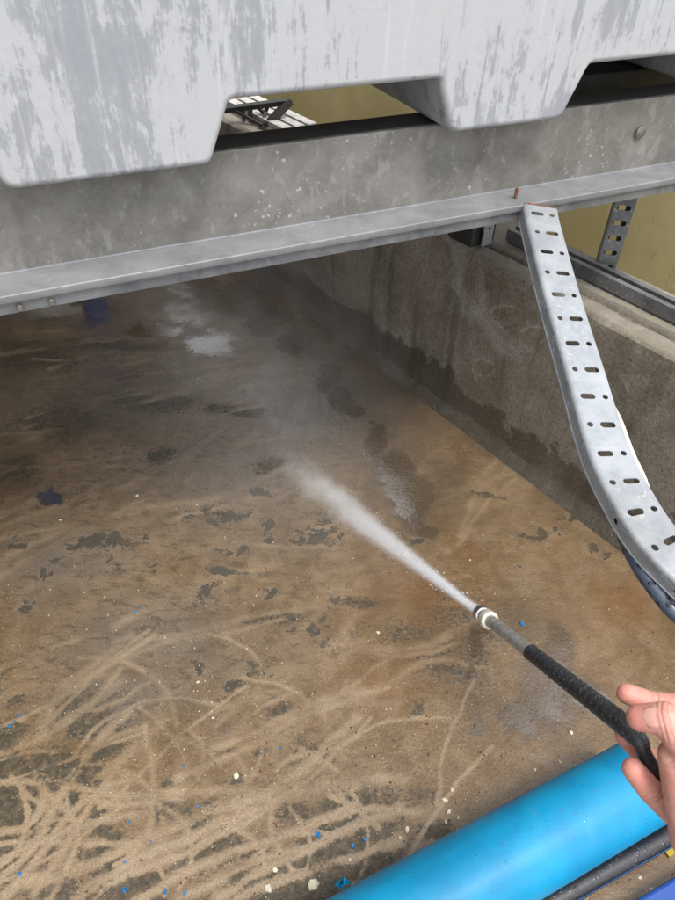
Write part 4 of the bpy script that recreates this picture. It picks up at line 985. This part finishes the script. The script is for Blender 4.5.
# puff thrown up where the jet strikes
mt3, n, v = vol_mat('splash_mist')
c = n.coord('Object'); ln_ = n.node('ShaderNodeVectorMath', operation='LENGTH'); n.put(ln_.inputs[0], c)
f = n.step(ln_.outputs['Value'], 1.0, 0.0)
nz_ = n.step(n.noise(n.coord('Object', (1, 1, 1)), 3.2, 5, 0.65, 0.8), 0.38, 0.70)
n.put(v.inputs['Density'], n.math('MULTIPLY', n.math('MULTIPLY', f, nz_), 2.6))
bm = bmesh.new(); bmesh.ops.create_icosphere(bm, subdivisions=3, radius=1.0)
me = bpy.data.meshes.new('splash'); bm.to_mesh(me); bm.free(); me.materials.append(mt3)
sp = link(bpy.data.objects.new('splash', me)); sp.location = HIT + Vector((-0.02, 0.10, 0.09)); sp.scale = (0.15, 0.26, 0.13); sp.rotation_euler = (0.25, 0, 0.25)
bpy.context.view_layer.update()
sp.parent = ws; sp.matrix_parent_inverse = Matrix.Translation(ws.location).inverted()
# mist rolling away over the floor
mt2, n, v = vol_mat('spray_mist')
c = n.coord('Object'); ln_ = n.node('ShaderNodeVectorMath', operation='LENGTH'); n.put(ln_.inputs[0], c)
f = n.step(ln_.outputs['Value'], 1.0, 0.15)
nz_ = n.step(n.noise(n.coord('Object', (1, 1, 1)), 2.6, 5, 0.6, 0.6), 0.36, 0.72)
n.put(v.inputs['Density'], n.math('MULTIPLY', n.math('MULTIPLY', f, nz_), 0.75))
mp = Vector((-0.1143, 1.5877, 0))
bm = bmesh.new(); bmesh.ops.create_icosphere(bm, subdivisions=3, radius=1.0)
me = bpy.data.meshes.new('mist'); bm.to_mesh(me); bm.free(); me.materials.append(mt2)
ms = link(bpy.data.objects.new('mist', me), None, label='pale water mist drifting above the floor beyond the jet', cat='mist', kind='stuff')
ms.location = mp + Vector((-0.05, 0.25, 0.17)); ms.scale = (0.40, 0.85, 0.26); ms.rotation_euler = (0, 0, 0.22)

# ================================================================== the hand
def P(*a): return Vector(a)
HAND = dict(
    index=([(0.2276, 0.275, 0.8149), (0.2454, 0.2708, 0.8102), (0.2674, 0.2647, 0.8154), (0.2918, 0.2399, 0.8252)], [0.0082, 0.0092, 0.0100, 0.0125]),
    thumb=([(0.2165, 0.2391, 0.8468), (0.2297, 0.2345, 0.8566), (0.2432, 0.2194, 0.8457), (0.262, 0.1918, 0.8117)], [0.0096, 0.0113, 0.0130, 0.0190]),
    middle=([(0.2245, 0.2507, 0.7967), (0.2438, 0.2442, 0.7773), (0.2777, 0.2363, 0.761), (0.2983, 0.2317, 0.8008)], [0.0078, 0.0090, 0.0098, 0.0125]),
    ring=([(0.2203, 0.223, 0.8032), (0.2345, 0.2145, 0.7891), (0.2577, 0.2092, 0.7651), (0.3021, 0.2177, 0.7777)], [0.0083, 0.0094, 0.0102, 0.0120]),
    little=([(0.2463, 0.199, 0.8018), (0.2522, 0.1899, 0.7841), (0.2719, 0.1882, 0.7521), (0.305, 0.2025, 0.7607)], [0.0080, 0.0085, 0.0090, 0.0110]),
)
bm = bmesh.new()
def capsule(p, q, r0, r1, n=14):
    p, q = Vector(p), Vector(q); ax = (q - p); L = ax.length; ax.normalize(); x = ax.orthogonal().normalized(); y = ax.cross(x)
    rings = []
    K = 6
    for i in range(K + 1): th = -math.pi / 2 + math.pi / 2 * i / K; rings.append((p + ax * r0 * math.sin(th), r0 * math.cos(th)))
    for i in range(1, K + 1): th = math.pi / 2 * (i - 1) / K; rings.append((q + ax * r1 * math.sin(th), r1 * math.cos(th)))
    rings.append((q + ax * r1, 0))
    vs_ = []
    for c_, r in rings: vs_.append([bm.verts.new(c_ + (x * math.cos(2 * math.pi * k_ / n) + y * math.sin(2 * math.pi * k_ / n)) * max(r, 1e-5)) for k_ in range(n)])
    for a, b_ in zip(vs_[:-1], vs_[1:]):
        for k_ in range(n): bm.faces.new((a[k_], a[(k_ + 1) % n], b_[(k_ + 1) % n], b_[k_]))
    bm.faces.new(vs_[0][::-1]); bm.faces.new(vs_[-1])
for nm, (pts, rad) in HAND.items():
    for i in range(len(pts) - 1): capsule(pts[i], pts[i + 1], rad[i], rad[i + 1])
WR = Vector((0.3176, 0.1597, 0.7877)); EL = Vector((0.4238, 0.0272, 0.6991))
TC = Vector(HAND['thumb'][0][3])
for nm in ('index', 'middle', 'ring', 'little'): capsule(HAND[nm][0][3], WR, HAND[nm][1][3], 0.017)
capsule(HAND['index'][0][3], HAND['little'][0][3], 0.0125, 0.011)
capsule(TC, WR, 0.0175, 0.019)
capsule(TC, Vector(HAND['index'][0][3]), 0.013, 0.0115)
capsule(TC, Vector(HAND['ring'][0][3]), 0.014, 0.0115)
capsule(WR, EL, 0.0245, 0.040)
capsule((0.2394, 0.2188, 0.833), (0.2577, 0.1822, 0.7919), 0.0125, 0.020)
capsule((0.2577, 0.1822, 0.7919), WR, 0.020, 0.022)
me = bpy.data.meshes.new('hand_raw'); bm.to_mesh(me); bm.free()
tmp = bpy.data.objects.new('hand_raw', me); COL.objects.link(tmp)
rm = tmp.modifiers.new('rm', 'REMESH'); rm.mode = 'VOXEL'; rm.voxel_size = 0.0019; rm.use_smooth_shade = True
sm = tmp.modifiers.new('sm', 'SMOOTH'); sm.iterations = 7; sm.factor = 0.5
dg = bpy.context.evaluated_depsgraph_get()
hm = bpy.data.meshes.new_from_object(tmp.evaluated_get(dg)); bpy.data.objects.remove(tmp)
hm.name = 'hand'; hm.materials.clear(); hm.materials.append(M['skin']); hm.shade_smooth()
hand = thing('hand', WR, label='bare hand gripping the lance at the right edge of the photo', cat='hand')
hb_ = bpy.data.objects.new('skin', hm); link(hb_); under(hb_, hand)
CAMP = Vector((0, 0, 1.3))
def nail(tip, nxt, r, w, l, lift, tilt=0.0):
    tip, nxt = Vector(tip), Vector(nxt); ax = (tip - nxt).normalized(); c0 = tip - ax * r * 0.25
    nr = (CAMP - c0); nr = (nr - ax * nr.dot(ax)).normalized(); sd_ = ax.cross(nr)
    nr, sd_ = (nr * math.cos(tilt) + sd_ * math.sin(tilt)).normalized(), (sd_ * math.cos(tilt) - nr * math.sin(tilt)).normalized()
    V, Fc = [], []; K, L_ = 8, 8
    for i in range(L_ + 1):
        for j in range(K + 1):
            u_ = -1 + 2 * j / K; t = -1 + 2 * i / L_
            ww = w * math.sqrt(max(0.0, 1 - (abs(t) ** 3.2) * 0.75))
            ang = u_ * 0.95 * ww / w
            V.append(c0 + ax * t * l + sd_ * math.sin(ang) * ww + nr * (r * lift - (1 - math.cos(ang)) * r * 0.62 - 0.0015 * t * t))
    for i in range(L_):
        for j in range(K): Fc.append((i * (K + 1) + j, i * (K + 1) + j + 1, (i + 1) * (K + 1) + j + 1, (i + 1) * (K + 1) + j))
    o = under(mesh_obj('nail', V, Fc, M['nail'], smooth=True), hand)
    s_ = o.modifiers.new('t', 'SOLIDIFY'); s_.thickness = 0.0006
th = HAND['thumb']
nail(Vector(th[0][0]).lerp(Vector(th[0][1]), 0.55), th[0][1], th[1][0], 0.0086, 0.0088, 1.12, 0.05)
